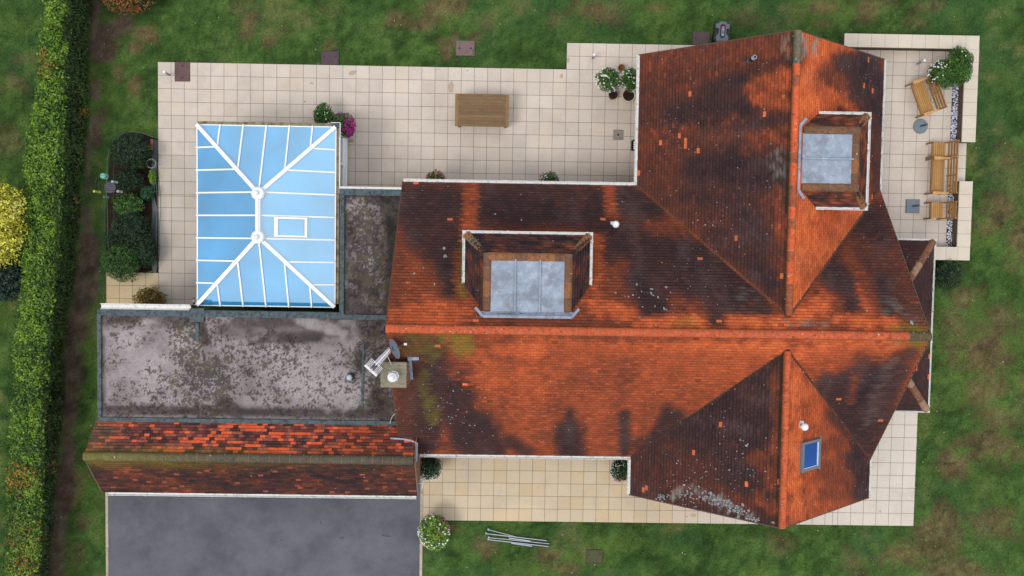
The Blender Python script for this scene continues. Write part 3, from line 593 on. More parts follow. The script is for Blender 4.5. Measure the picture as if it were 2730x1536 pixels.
#,ZE-.05,WXW,YN-.02,ZE-.025); sm.box(XW+.2,YS+.02,ZE-.05,WXW,YS+i,ZE-.025); sm.box(WXW+.02,WYS+.15,ZE-.05,WXW+i,WYN-.15,ZE-.03); sm.box(WXE-i,WYS+.15,ZE-.05,WXE-.02,WYN-.15,ZE-.03)
# gutters
zg=ZE+.015
for n_,(p0,p1,sd_) in enumerate((((XW,YN+.0,zg),(WXW-.0,YN,zg),(0,1,0)),((WXW,WYN,zg),(WXW,YN+.115,zg),(-1,0,0)),((9.42,YS,zg),(WXW-.0,YS,zg),(0,-1,0)),((WXW,WYS,zg),(WXW,YS-.115,zg),(-1,0,0)),
   ((WXE,WYN,zg),(WXE,-4.25,zg),(1,0,0)),((WXE,WYS,zg),(WXE,-12.75,zg),(1,0,0)))):
    gm=MB(); gutter(gm,p0,p1,sd_,.06 if sd_[0]==1 else .10); HP(gm.build('gutter',M_pvc))
for x,y in ((16.18,-4.13),(9.46,-13.0)): dpm=MB(); dpm.tube([(x,y,ZE-.06),(x+.12,y-.2*(1 if y>-8 else -1),ZE-.3),(x+.12,y-.2*(1 if y>-8 else -1),.05)],.034,8); HP(dpm.build('downpipe',M_pvc))
def on_plane(px,py,axis,x0,s_):      # sight line meets the slope z=ZE+(s_*(coord-x0))*K
    d=RM@np.array([(px-1365)/FOC,-(py-768)/FOC,-1.]); t=(ZE+s_*(CAM[axis]-x0)*K-CAM[2])/(d[2]-s_*K*d[axis]); return CAM+t*d
def splats(parent,lst,axis,x0,s_):
    mb=MB(); nn=np.zeros(3); nn[axis]=-s_*K; nn[2]=1; nn/=np.linalg.norm(nn); e1=np.zeros(3); e1[1-axis]=1; e2=np.cross(nn,e1)
    for px,py,r in lst:
        c=on_plane(px,py,axis,x0,s_)+nn*.034; 
        if random.random()<.3 and r<.045: continue
        r=r*.8; k=7; ph=random.random()*6; col=A(150,148,150)*(.6+random.random()*.5); el=random.uniform(.6,1.1)
        mb.add([c+(e1*math.cos(2*PI*i/k+ph)*el+e2*math.sin(2*PI*i/k+ph))*r*random.uniform(.45,1.25) for i in range(k)],[tuple(range(k))],col)
    o=mb.build('lichen',M_plain,parent); o['kind']='stuff'; return o
def gcl(n,cx,cy,sx,sy,r0,r1,ang=0): 
    L_=[]
    for _ in range(n):
        a,b=random.gauss(0,sx),random.gauss(0,sy); ca,sa=math.cos(ang),math.sin(ang); L_.append((cx+a*ca-b*sa,cy+a*sa+b*ca,random.uniform(r0,r1)))
    return L_
Lw=gcl(150,1925,1338,48,7,.02,.075,.42)+gcl(40,1765,1326,8,6,.02,.06)+gcl(45,1840,1322,22,12,.02,.05)+gcl(22,2010,1384,12,5,.03,.06,.3)+gcl(110,1890,1270,90,36,.012,.035)+gcl(40,1920,1180,70,60,.012,.03)+gcl(8,1985,1170,10,20,.03,.05)
Lw=[q for q in Lw if 1700<q[0]<2075 and q[1]<1318+(q[0]-1680)*.215]
splats(r_wing,Lw,0,WXW,1)
splats(r_wing,[q for q in gcl(45,1900,600,60,40,.012,.035)+gcl(30,1960,430,60,90,.01,.03)+gcl(14,1790,345,30,30,.01,.03)+gcl(16,1835,400,40,30,.01,.03) if q[0]<2080],0,WXW,1)
splats(r_main,gcl(60,1215,1090,50,70,.02,.045)+gcl(40,1150,1150,40,40,.02,.04)+gcl(40,1600,1050,180,70,.01,.03)+[(1390,1120,.04),(1480,1135,.03),(1790,1098,.04)],1,YS,1)
splats(r_main,gcl(30,1720,790,60,25,.02,.06)+[(1770,826,.08),(1776,828,.06),(1158,760,.07),(1185,664,.08),(1187,686,.09),(1128,716,.06),(1105,731,.07),(1320,572,.05),(1390,588,.06),(1400,690,.05),(2310,830,.07),(2430,862,.09)]+gcl(40,1850,700,90,40,.01,.03),1,YN,-1)
splats(r_wing,[q for q in gcl(70,2320,230,22,50,.01,.03) if q[0]<2352]+gcl(40,2270,1180,25,60,.01,.03)+gcl(14,2250,160,30,20,.01,.03),0,WXE,-1)
def strip(parent,a,b,w_,col):
    mb=MB(); n_=30; a=Vector(a); b=Vector(b); sd_=(b-a).cross(Vector((0,0,1))).normalized()
    for k in range(n_): p=a.lerp(b,k/n_); q=a.lerp(b,(k+.98)/n_); c=np.array(col)*(.8+random.random()*.4); mb.add([p-sd_*w_,q-sd_*w_,q+Vector((0,0,-.0)),p,p+sd_*w_,q+sd_*w_],[(0,1,2,3),(3,2,5,4)],c)
    mb.build('valley_tiles',M_ridge,parent)
strip(r_wing,(WXW,YN,ZE+.045),(WXM,YN-3.875,ZW+.045),.05,A(112,62,42)); strip(r_wing,(WXE,YN,ZE+.045),(WXM,YN-3.875,ZW+.045),.03,A(96,60,42))
strip(r_wing,(WXW,YS,ZE+.04),(WXM,YS+3.875,ZW+.04),.03,A(60,44,38)); strip(r_wing,(WXE,YS,ZE+.04),(WXM,YS+3.875,ZW+.04),.03,A(84,54,44))
# --- hipped bay at the east gable
bx1,by0,by1=25.82,-11.28,-5.80; bh=1.85*K
bay=roofpart([[(XE-.2,by1,ZE+dz),(bx1,by1,ZE+dz),(XE-.03,by1-1.85,ZE+bh+dz),(XE-.2,by1-1.85,ZE+bh+dz)],[(bx1,by1,ZE+dz),(bx1,by0,ZE+dz),(XE-.03,by0+1.85,ZE+bh+dz),(XE-.03,by1-1.85,ZE+bh+dz)],
  [(XE-.2,by0,ZE+dz),(XE-.2,by0+1.85,ZE+bh+dz),(XE-.03,by0+1.85,ZE+bh+dz),(bx1,by0,ZE+dz)]],None,label='low hipped roof over the bay at the gable end, near black with brown hips')
def kb1(c,u,v): return (bx1-c[:,0])>=(by1-c[:,1])-.05
def kb2(c,u,v): return ((by1-c[:,1])>=(bx1-c[:,0])-.05)&((c[:,1]-by0)>=(bx1-c[:,0])-.05)
def kb3(c,u,v): return (bx1-c[:,0])>=(c[:,1]-by0)-.05
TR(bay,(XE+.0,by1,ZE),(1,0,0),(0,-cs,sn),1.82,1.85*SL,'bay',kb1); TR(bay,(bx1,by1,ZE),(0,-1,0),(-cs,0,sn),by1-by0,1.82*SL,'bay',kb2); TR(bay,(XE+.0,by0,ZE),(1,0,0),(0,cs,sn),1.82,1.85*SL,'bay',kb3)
HB=lambda t:A(128,88,68) if random.random()<.8 else A(158,126,100)
hm=MB(); ridge_run(hm,(bx1,by1,ZE+.02),(XE+.02,by1-1.82,ZE+bh+.02),.12,HB,.3); hm.build('hip_tiles',M_ridge,bay); hm=MB(); ridge_run(hm,(bx1,by0,ZE+.02),(XE+.02,by0+1.82,ZE+bh+.02),.12,HB,.3); hm.build('hip_tiles',M_ridge,bay)
for p0,p1,sd_ in (((XE+.1,by1,zg),(bx1+.09,by1,zg),(0,1,0)),((bx1,by1,zg),(bx1,by0,zg),(1,0,0)),((XE+.1,by0,zg),(bx1+.09,by0,zg),(0,-1,0))):
    gm=MB(); gutter(gm,p0,p1,sd_,.055); HP(gm.build('gutter',M_pvc))
bw=MB(); bw.box(XE-.1,by0+.3,0,bx1-.3,by1-.3,ZE-.03); HP(bw.build('wall',M_brickw)); window(bx1-.3,-8.55,.7,2.1,3.2,1,0)
# --- dormers (bonnet roofs round a flat lead top)
def dormer(T,u0,u1,vf,vb_,zg_,ring,key,label,bays):
    """local frame: u along the house slope's eave, v positive up-slope; T maps (u,v,z) to the world"""
    o=bpy.data.objects.new('dormer',None); COL.objects.link(o); o.parent=house; o['label']=label; o.location=(-16.4,8.5,0)
    zt=zg_+ring*1.0; ins=ring; wl=MB()
    def q(pts): return [T(*p) for p in pts]
    wl.add(q([(u0+.15,vf+.15,zg_-1.3),(u1-.15,vf+.15,zg_-1.3),(u1-.15,vf+.15,zg_),(u0+.15,vf+.15,zg_),(u0+.15,vb_,zg_-1.3),(u1-.15,vb_,zg_-1.3),(u1-.15,vb_,zg_),(u0+.15,vb_,zg_)]),[(0,1,2,3),(1,5,6,2),(5,4,7,6),(4,0,3,7),(3,2,6,7),(0,4,5,1)])
    wl.build('wall',M_brickd,o)
    ul=MB(); zb=lambda v:zg_+(v)*0
    A1=[(u0,vf,zg_-.01),(u1,vf,zg_-.01),(u1-ins,vf+ins,zt-.01),(u0+ins,vf+ins,zt-.01)]
    A2=[(u0,vf,zg_-.01),(u0+ins,vf+ins,zt-.01),(u0+ins,vb_+ins+.1,zt-.01),(u0,vb_+.02,zg_-.01)]
    A3=[(u1,vf,zg_-.01),(u1,vb_+.02,zg_-.01),(u1-ins,vb_+ins+.1,zt-.01),(u1-ins,vf+ins,zt-.01)]
    for a in (A1,A2,A3): ul.add(q(a),[(0,1,2,3)])
    rf=ul.build('bonnet_roof',M_under,o)
    o0=np.array(T(0,0,0)); U=np.array(T(1,0,0))-o0; Vv=np.array(T(0,1,0))-o0; Z=np.array([0,0,1.]); r2=math.sqrt(.5)
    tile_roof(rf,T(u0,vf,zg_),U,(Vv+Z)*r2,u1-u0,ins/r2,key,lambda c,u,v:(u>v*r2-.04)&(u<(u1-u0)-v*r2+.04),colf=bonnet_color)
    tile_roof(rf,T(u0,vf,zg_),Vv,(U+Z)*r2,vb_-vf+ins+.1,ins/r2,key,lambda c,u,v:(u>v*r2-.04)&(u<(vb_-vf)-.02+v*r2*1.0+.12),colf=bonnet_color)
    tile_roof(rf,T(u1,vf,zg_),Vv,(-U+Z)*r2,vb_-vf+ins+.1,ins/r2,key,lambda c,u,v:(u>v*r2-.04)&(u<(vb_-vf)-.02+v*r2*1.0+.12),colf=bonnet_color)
    bt=MB(); BC=lambda t:A(116,84,64) if random.random()<.7 else A(142,96,66)
    ir=ins+.10; zr=zt+.02; vt=vb_+ins*1.0+.08
    ridge_run(bt,T(u0+ir,vf+ir,zr),T(u1-ir,vf+ir,zr),.135,BC,.4); ridge_run(bt,T(u0+ir,vf+ir-.1,zr),T(u0+ir,vt,zr),.135,BC,.45); ridge_run(bt,T(u1-ir,vf+ir-.1,zr),T(u1-ir,vt,zr),.135,BC,.45)
    HC=lambda t:A(140,98,66) if random.random()<.6 else A(112,100,84)
    ridge_run(bt,T(u0,vf,zg_),T(u0+ir,vf+ir,zr),.12,HC,.3); ridge_run(bt,T(u1,vf,zg_),T(u1-ir,vf+ir,zr),.12,HC,.3)
    bt.build('hip_tiles',M_ridge,o)
    lm=MB(); a0,a1,b0,b1=u0+ir+.09,u1-ir-.09,vf+ir+.09,vt+.02
    lm.add(q([(a0,b0,zt+.03),(a1,b0,zt+.03),(a1,b1,zt+.03),(a0,b1,zt+.03),(a0,b0,zt-.2),(a1,b0,zt-.2),(a1,b1,zt-.2),(a0,b1,zt-.2)]),[(0,1,2,3),(4,5,1,0),(5,6,2,1),(6,7,3,2),(7,4,0,3)])
    for kx in range(1,bays): 
        uu=a0+(a1-a0)*kx/bays; lm.beam(T(uu,b0-.03,zt+.055),T(uu,b1,zt+.055),.045,.05)
    lo_=lm.build('lead_flat',M_lead,o)
    fm=MB(); zz=zt+.02
    fm.add(q([(a0-.3,b1-.02,zz-.02),(a1+.3,b1-.02,zz-.02),(a1+.2,b1+.15,zz+.14),(a0-.2,b1+.15,zz+.14)]),[(0,1,2,3)])
    fm.beam(T(a0-.2,b1+.13,zz+.15),T(a1+.2,b1+.13,zz+.15),.07,.03)
    fm.beam(T(a0-.2,b1+.13,zz+.14),T(a0-.42,b1-.10,zz-.02),.08,.03); fm.beam(T(a1+.2,b1+.13,zz+.14),T(a1+.42,b1-.10,zz-.02),.08,.03)
    fm.build('lead_flashing',M_lead,o)
    gm=MB(); gutter(gm,T(u0-.1,vf,zg_+.01),T(u1+.1,vf,zg_+.01),tuple(-Vv),.085)
    gm2=MB(); gutter(gm2,T(u0,vf,zg_+.01),T(u0,vb_-.1,zg_+.01),tuple(-U),.085); gm3=MB(); gutter(gm3,T(u1,vf,zg_+.01),T(u1,vb_-.1,zg_+.01),tuple(U),.085)
    for g in (gm,gm2,gm3): g.build('gutter',M_pvc,o)
    f=MB(); g=MB(); z0,z1=zg_-.95,zg_-.1
    f.beam(T(u0+.4,vf+.13,z0),T(u1-.4,vf+.13,z0),.06,.07); f.beam(T(u0+.4,vf+.13,z1),T(u1-.4,vf+.13,z1),.06,.07)
    for kx in range(4): uu=u0+.4+(u1-u0-.8)*kx/3; f.beam(T(uu,vf+.13,z0),T(uu,vf+.13,z1),.06,.06)
    fo=f.build('window',M_pvcclean,o); g.beam(T(u0+.4,vf+.135,(z0+z1)/2),T(u1-.4,vf+.135,(z0+z1)/2),.02,z1-z0); g.build('glass_pane',M_glassdark,fo)
    return o
def bonnet_color(key,pts,u,v,rs):
    n=len(u); b=fbm(u*3+sum(map(ord,key)),v*6,41)*.6+fbm(u*11,v*14,42)*.4; d=np.clip(.84+(b-.5)*2.0-sst(.25,.7,v)*.22,.3,1)
    if key=='d2': d=np.clip(d-.16,.2,1)
    return np.clip(pal(d)*np.array([.80,.95,1.05])*(1+(np.repeat(rs.random(n//4),4)-.5)*.3)[:,None],.004,.6)
dormer(lambda u,v,z:(u,-v,z),D1[0],D1[1],-D1[2],7.40,D1[3],.55,'d1','wide dormer on the main roof with a three bay lead top',3)
dormer(lambda u,v,z:(-v,-u,z),-D2[1],-D2[2],-D2[0],-20.98,D2[3],.42,'d2','smaller dormer on the right wing with a two bay lead top',2)
# --- chimney
ch=bpy.data.objects.new('chimney_stack',None); COL.objects.link(ch)
ch.parent=house; ch.location=(8.97-16.4,-9.89+8.5,0)
cm=MB(); cm.box(-.30,-.30,2.6,.39,.33,5.36); cm.build('brick_stack',M_brickw,ch)
cm=MB(); cm.box(-.37,-.36,5.36,.36,.36,5.46); cm.box(-.012,-.361,5.461,.012,.361,5.463,A(60,55,45)); cm.build('cap',M_concrete,ch)
cm=MB(); cm.lathe([(.165,0),(.165,.06),(.15,.08),(.13,.3)],(0,-.03,5.46),8,A(238,238,242)); cm.lathe([(.13,.3),(.08,.34),(.085,.42),(.05,.47)],(0,-.03,5.46),16,A(245,245,250)); cm.build('chimney_pot',M_plain,ch)
cm=MB(); 
for a,b in (((.42,-.25,4.66),(.42,.45,5.2)),((.36,.42,5.18),(.68,.44,5.20))): cm.beam(a,b,.09,.02)
cm.build('lead_flashing',M_lead,ch)
# --- pipes and vents on the slopes
def vent(x,y,z,kind):
    mb=MB(); mb.box(-.11,-.1,-.03,.11,.1,.015,A(225,228,232) if kind!='flue' else A(54,60,66)); mb.tube([(0,0,-.05),(0,0,.32)],.055,12,A(232,234,238) if kind!='flue' else A(50,52,56))
    if kind=='flue': mb.tube([(0,0,.30),(0,0,.42)],.062,14,A(205,208,214)); mb.lathe([(.04,0),(.04,.02)],(0,0,.421),12,A(60,65,75))
    else: mb.lathe([(.06,0),(.105,.03),(.11,.07),(.085,.12),(.03,.15)],(0,0,.30),16,A(240,241,245))
    o=mb.build('roof_vent' if kind!='flue' else 'flue_pipe',M_plain,house,True); o.location=(x-16.4,y+8.5,z); return o
v=vent(19.08,-.72,4.63,'flue'); v['label']='short pipe flue with dark lead base'
v=vent(15.40,-5.48,3.44,'cowl'); v['label']='white mushroom vent'; v=vent(20.72,-11.24,5.0,'cowl')
# --- roof window
sk=bpy.data.objects.new('roof_window',None); COL.objects.link(sk); sk.parent=house
c=Vector((21.17,-12.22,0)); c.z=ZE+(24-c.x)*K+.03; sk.location=(c.x-16.4,c.y+8.5,c.z); sk.rotation_euler=(0,math.atan(K),0)
mb=MB(); hw,hl=.44,.50; G=A(112,120,128)
mb.box(-hl,-hw,-.02,-hl+.1,hw,.07,G); mb.box(hl-.13,-hw,-.02,hl,hw,.055,G); mb.box(-hl+.1,-hw,-.02,hl-.13,-hw+.08,.065,G); mb.box(-hl+.1,hw-.08,-.02,hl-.13,hw,.065,G); mb.box(hl,-hw-.07,-.02,hl+.07,hw+.07,.02,A(128,128,132)); mb.build('frame',M_plain,sk)
mb=MB(); mb.box(-hl+.12,-hw+.1,.01,hl-.16,hw-.1,.04); mb.build('glass_pane',M_skyglass,sk)
mb=MB(); mb.box(hl-.16,-hw+.085,.0,hl-.135,hw-.085,.062,A(225,230,238)); mb.box(-hl+.105,-hw+.085,.0,hl-.16,-hw+.1,.06,A(215,222,232)); mb.build('sash',M_plain,sk)
# ================================================================== GARAGE AND FLAT ROOFED EXTENSION
gar=thing('garage','long garage with mosaic of orange and purple tiles and a mossy grey ridge','garage',(4.2,-12.9,0))
def GP(o): o.parent=gar; o.location=(-4.2,12.9,0); return o
GX0,GX1,GYS,GYR,GYN,GZE=-.83,9.33,-14.32,-12.87,-11.92,2.3; GZR=GZE+(GYR-GYS)*K; GZN=GZR-(GYN-GYR)*K
mb=MB(); mb.add([(GX0,GYS,GZE-.01),(GX1,GYS,GZE-.01),(GX1,GYR,GZR-.01),(GX0,GYR,GZR-.01),(GX1,GYN,GZN-.01),(GX0,GYN,GZN-.01)],[(0,1,2,3),(3,2,4,5)]); gr_=GP(mb.build('roof',M_under,gar))
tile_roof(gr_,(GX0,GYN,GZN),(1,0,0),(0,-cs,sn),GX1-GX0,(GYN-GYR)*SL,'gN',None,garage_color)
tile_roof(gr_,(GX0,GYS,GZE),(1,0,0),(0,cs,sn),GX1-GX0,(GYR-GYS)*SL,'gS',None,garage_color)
rm=MB(); ridge_run(rm,(GX0,GYR,GZR+.03),(GX1,GYR,GZR+.03),.15,lambda t:A(116,110,60)*max(0,1-t*2.4)+A(92,84,72)*min(1,t*2.4),.32,jit=.07,twos=(lambda k:.7*abs(2*k-1)**2,A(70,66,40)))
rt=rm.build('ridge_tiles',M_ridge,gr_)
mb=MB(); gutter(mb,(GX0+.15,GYS,GZE+.015),(GX1-.03,GYS,GZE+.015),(0,-1,0)); GP(mb.build('gutter',M_pvc))
mb=MB(); mb.box(-.62,-14.05,0,8.85,-12.0,2.28); 
for x0,x1 in ((-.72,-.62),(9.22,9.3)): mb.add([(x,y,z) for x in (x0,x1) for y,z in ((-14.05,0),(-11.95,0),(-11.95,GZN-.08),(GYR,GZR-.06),(-14.05,GZE+.12))],[(0,1,2,3,4),(9,8,7,6,5),(0,5,6,1),(1,6,7,2),(2,7,8,3),(3,8,9,4),(4,9,5,0)])
GP(mb.build('wall',M_brickw))
for x in (.3,3.2,6.1):
    mb=MB(); mb.box(x,-14.09,.02,x+2.4,-14.052,2.1); 
    for k in range(4): mb.box(x+.05,-14.105,.1+k*.5,x+2.35,-14.091,.5+k*.5)
    GP(mb.build('garage_door',M_pvcclean))
mb=MB(); # lead where the garage ridge runs into the main roof
pts=[(8.55,-12.28,3.02),(8.95,-12.30,3.02),(9.22,-12.34,3.04),(9.34,-12.42,3.06)]
for a,b in zip(pts[:-1],pts[1:]): mb.beam(a,b,.05,.03)
mb.add([(9.33,-12.34,3.1),(9.42,-12.42,3.05),(9.42,-12.98,3.15),(9.34,-12.98,3.2)],[(0,1,2,3)]); GP(mb.build('lead_flashing',M_lead))
mb=MB(); mb.beam((GX1+.03,GYR,GZR-.08),(GX1+.03,GYS,GZE-.08),.02,.16,A(140,104,84)); mb.beam((GX1+.03,GYR,GZR-.08),(GX1+.03,GYN,GZN-.08),.02,.16,A(140,104,84)); GP(mb.build('bargeboard',M_plain)); mb=MB(); mb.beam((GX0-.03,GYR,GZR-.08),(GX0-.03,GYS,GZE-.08),.02,.16,A(120,104,84)); GP(mb.build('bargeboard',M_plain))
ext=thing('flat_roofed_extension','low extension under a stained grey felt flat roof speckled with moss','extension',(4,-10,0))
def EP(o): o.parent=ext; o.location=(-4,10,0); return o
FZ=2.68
def felt_grid(x0,y0,x1,y1,st_=.026):
    xs=np.arange(x0,x1+st_,st_); ys=np.arange(y0,y1+st_,st_); X,Y=np.meshgrid(xs,ys); f=X.ravel(); g=Y.ravel()
    z=FZ+(fbm(f*1.2,g*1.2,61)-.5)*.03
    px,py=Qpx(np.stack([f,g,z],1)); x=px/1.0602; y=py/1.0602; n1=fbm(f*1.1,g*1.6,62)-.5; n2=fbm(f*4,g*4,63)-.5; n3=fbm(f*14,g*14,64)-.5
    c=np.full(len(f),.25)   # wet/dark amount
    its=[(270,800,480,800,22,.75),(500,800,520,860,12,.9),(560,830,900,835,20,.7),(600,805,840,800,16,.85),(640,855,800,850,14,.85),(880,790,960,1040,10,.3),(905,880,905,1040,12,.85),(930,800,980,830,40,.8),(940,830,975,930,36,.75),(940,1000,990,1040,30,.85),
     (265,1030,1000,1042,13,.85),(258,850,258,1030,8,.6),(560,1010,600,1035,18,.8),(862,500,866,770,14,.85),(866,700,880,760,30,.7),(980,500,990,600,26,.75),(865,500,1000,500,12,.8),(885,540,890,760,26,.55),(950,620,960,760,30,.5),(985,560,985,780,14,.8),(420,960,520,1000,10,.35),(820,1005,860,1030,24,.6),
     (330,880,420,940,50,.08),(700,920,860,980,50,.08),(900,520,930,640,26,.1),(760,800,860,840,14,.2)]
    for x1,y1,x2,y2,r,val in its:
        wg=(1-sst(.45,1.6,capsd(x,y,x1,y1,x2,y2)/r+n1*1.4+n2*1.0+n3*.6))*.85; c=c*(1-wg)+val*wg
    c=np.clip(c+n1*.6+n2*.35+n3*.2+.14*((f>6.95)&(g>-8.42)),0,1)
    col=np.stack([np.interp(c,[0,.35,.7,1],[A(162,152,152)[k],A(136,126,126)[k],A(88,79,78)[k],A(50,47,47)[k]]) for k in range(3)],1)
    ms=[(470,880,560,980,60,.75),(380,920,420,900,20,.5),(880,900,800,1000,40,.4),(920,560,960,760,44,.8),(940,640,980,700,30,.7),(640,900,760,900,30,.35),(500,1020,560,1030,16,.8),(940,820,970,1000,36,.9),(600,960,700,1010,30,.4),(720,870,860,880,24,.4),(440,950,480,990,30,.5)]
    m=paint(np.full(len(f),.10),x,y,ms,n1*1.6+n2*1.2); cov=np.clip(.06+.62*m+(fbm(f*.8,g*.8,69)-.45)*.9+n2*.35+.22*((f>6.95)&(g>-8.42)),.02,.85)
    sp=fbm(f*6,g*6,65,2)*.30+fbm(f*15,g*15,66,2)*.35+fbm(f*30,g*30,68,1)*.35; rk=np.empty(len(sp)); rk[np.argsort(sp)]=np.linspace(0,1,len(sp)); hit=sst(1-cov-.04,1-cov+.06,rk)[:,None]*.85
    mossc=np.where((fbm(f*5,g*5,67)>.5)[:,None],A(72,62,40),A(46,40,38)); col=col*(1-hit*.9)+mossc*hit*.9
    z=z+hit[:,0]*.015; nx_=len(xs); ny_=len(ys); ii=(np.arange(ny_-1)[:,None]*nx_+np.arange(nx_-1)[None,:]).ravel()
    return np.stack([f,g,z],1),np.stack([ii,ii+1,ii+nx_+1,ii+nx_],1),np.clip(col*(1+n3[:,None]*.3),.004,.8)
V1,F1,C1=felt_grid(-.66,-11.86,8.97,-8.42); V2,F2,C2=felt_grid(6.98,-8.42,8.97,-4.6)
EP(npmesh('felt_roof',np.vstack([V1,V2]),np.vstack([F1,F2+len(V1)]),np.vstack([C1,C2]),M_felt,ext))
mb=MB(); kz=FZ+.06
for b in ((-.76,-11.92,-.64,-8.40),(-.64,-8.56,6.86,-8.36),(6.86,-8.58,8.9,-8.42),(6.86,-8.42,7.0,-4.46),(7.0,-4.66,8.78,-4.46),(-.64,-11.93,8.9,-11.80)): mb.box(b[0],b[1],FZ-.25,b[2],b[3],kz+random.random()*.01)
mb.box(2.15,-8.72,FZ-.1,2.6,-8.3,kz+.012); EP(mb.build('parapet_kerb',M_leaddark))
for k in range(9):
    for a_,b_ in ((-8.36,-8.56),(-11.93,-11.80)): x=-.3+k*1.1; mb=MB(); mb.beam((x,a_,kz+.014),(x,b_,kz+.014),.012,.006); EP(mb.build('lead_seam',M_leaddark))
mb=MB(); mb.beam((2.38,-8.75,FZ+.03),(2.38,-9.35,FZ+.02),.10,.04); EP(mb.build('felt_patch',M_leaddark)); mb=MB(); mb.beam((7.62,-9.35,FZ+.02),(7.60,-11.4,FZ+.02),.07,.02); EP(mb.build('felt_patch',M_leaddark))
mb=MB(); mb.box(-.6,-11.9,0,8.7,-8.55,FZ-.1); mb.box(7.1,-8.5,0,8.7,-4.7,FZ-.1); EP(mb.build('wall',M_render))
mb=MB(); gutter(mb,(-.66,-8.36,FZ+.06),(2.16,-8.36,FZ+.06),(0,1,0),.17); EP(mb.build('gutter',M_pvc))
mb=MB(); gutter(mb,(6.86,-4.45,FZ+.06),(8.78,-4.45,FZ+.06),(0,1,0),.05); EP(mb.build('gutter',M_pvc))
mb=MB(); mb.tube([(0,0,0),(0,0,.2)],.07,14,A(60,60,64)); mb.lathe([(.13,0),(.09,.03)],(0,0,0),14,A(48,48,50)); mb.lathe([(.07,0),(.095,.02),(.095,.06),(.07,.09),(.03,.10)],(0,0,.2),16,A(176,186,196)); o=mb.build('roof_vent',M_plain,ext,True); o.location=(7.23-4,-10.39+10,FZ)
mb=MB(); pts=[]
for k in range(9):
    t=k/8*PI/2; pts.append((8.95-.45*math.sin(t)**1.0,-11.45-.42*(1-math.cos(t)),FZ+.06+.02*math.sin(k)))
mb.tube([(9.0,-11.44,FZ+.1)]+pts,.014,6,A(196,190,176)); tag(mb.build('cable',M_plain),'pale cable curving across the corner of the flat roof','cable')
# ================================================================== CONSERVATORY
con=thing('conservatory','white framed conservatory with a hipped blue glass roof','conservatory',(4.4,-5.33,0))
cx0,cx1,cy0,cy1=2.27,6.64,-8.21,-2.50; cz=2.4; za=3.17; mx_=4.455; rd=(cx1-cx0)/2; ya,yb=cy1-rd,cy0+rd
def CP(o): o.parent=con; o.location=(-4.4,5.33,0); return o
AN=Vector((mx_,ya,za)); AS=Vector((mx_,yb,za))
def lerp(a,b,t): return Vector(a)+(Vector(b)-Vector(a))*t
def roofpt(x,y): 
    d=min(x-cx0,cx1-x,y-cy0,cy1-y); return Vector((x,y,cz+(za-cz)*min(1,d/rd)))
bars=[]; panes=[]
ysr=[cy0+(cy1-cy0)*k/8 for k in range(9)]; xsr=[cx0+(cx1-cx0)*k/6 for k in range(7)]
for sx,xe in ((0,cx0),(1,cx1)):
    for k in range(1,8):
        y=ysr[k]; reach=min(rd,y-cy0,cy1-y); xi=xe+(reach if sx==0 else -reach); bars.append(((xe,y),(xi,y)))
    for k in range(8):
        ya_,yb_=ysr[k],ysr[k+1]; ra=min(rd,ya_-cy0,cy1-ya_); rb=min(rd,yb_-cy0,cy1-yb_); s_=1 if sx==0 else -1
        pl=[(xe,ya_),(xe,yb_),(xe+s_*rb,yb_),(xe+s_*ra,ya_)]
        if k in (3,4) : pass
        panes.append(pl)
for sy,ye in ((0,cy0),(1,cy1)):
    s_=1 if sy==0 else -1
    for k in range(1,6):
        x=xsr[k]; reach=min(x-cx0,cx1-x,rd); bars.append(((x,ye),(x,ye+s_*reach)))
    for k in range(6):
        a,b=xsr[k],xsr[k+1]; ra=min(a-cx0,cx1-a); rb=min(b-cx0,cx1-b); panes.append([(a,ye),(b,ye),(b,ye+s_*rb),(a,ye+s_*ra)])
for pl in panes:
    pts=[]; 
    for p in pl:
        v_=roofpt(*p); 
        if not pts or (v_-pts[-1]).length>.02: pts.append(v_)
    if (pts[0]-pts[-1]).length<.02: pts.pop()
    cen=sum(pts,Vector())/len(pts); pts=[cen+(p-cen)*.985 for p in pts]; n=len(pts)
    mb=MB(); mb.add([p for p in pts]+[p-Vector((0,0,.025)) for p in pts],[tuple(range(n)),tuple(range(2*n-1,n-1,-1))]+[(i,n+i,n+(i+1)%n,(i+1)%n) for i in range(n)]); CP(mb.build('glass_pane',M_glass))
for a,b in bars:
    mb=MB(); A_,B_=roofpt(*a),roofpt(*b); d=(A_-B_).normalized(); mb.beam(A_+d*.03+Vector((0,0,.02)),B_+Vector((0,0,.02)),.046,.05); CP(mb.build('glazing_bar',M_pvcclean))
for cnr,ap in (((cx0,cy1),AN),((cx1,cy1),AN),((cx0,cy0),AS),((cx1,cy0),AS)):
    mb=MB(); A_=roofpt(*cnr); mb.beam(A_+Vector((0,0,.04)),ap+Vector((0,0,.04)),.115,.07); CP(mb.build('hip_bar',M_pvcclean))
mb=MB(); mb.beam(AN+Vector((0,0,.07)),AS+Vector((0,0,.07)),.15,.09); mb.beam(AN+Vector((0,0,.13)),AS+Vector((0,0,.13)),.06,.05)
for ap in (AN,AS): mb.lathe([(.215,-.05),(.215,.07),(.18,.12),(.09,.16),(.05,.24),(.02,.26)],tuple(ap+Vector((0,0,.03))),10)
CP(mb.build('ridge_cap',M_pvcclean))
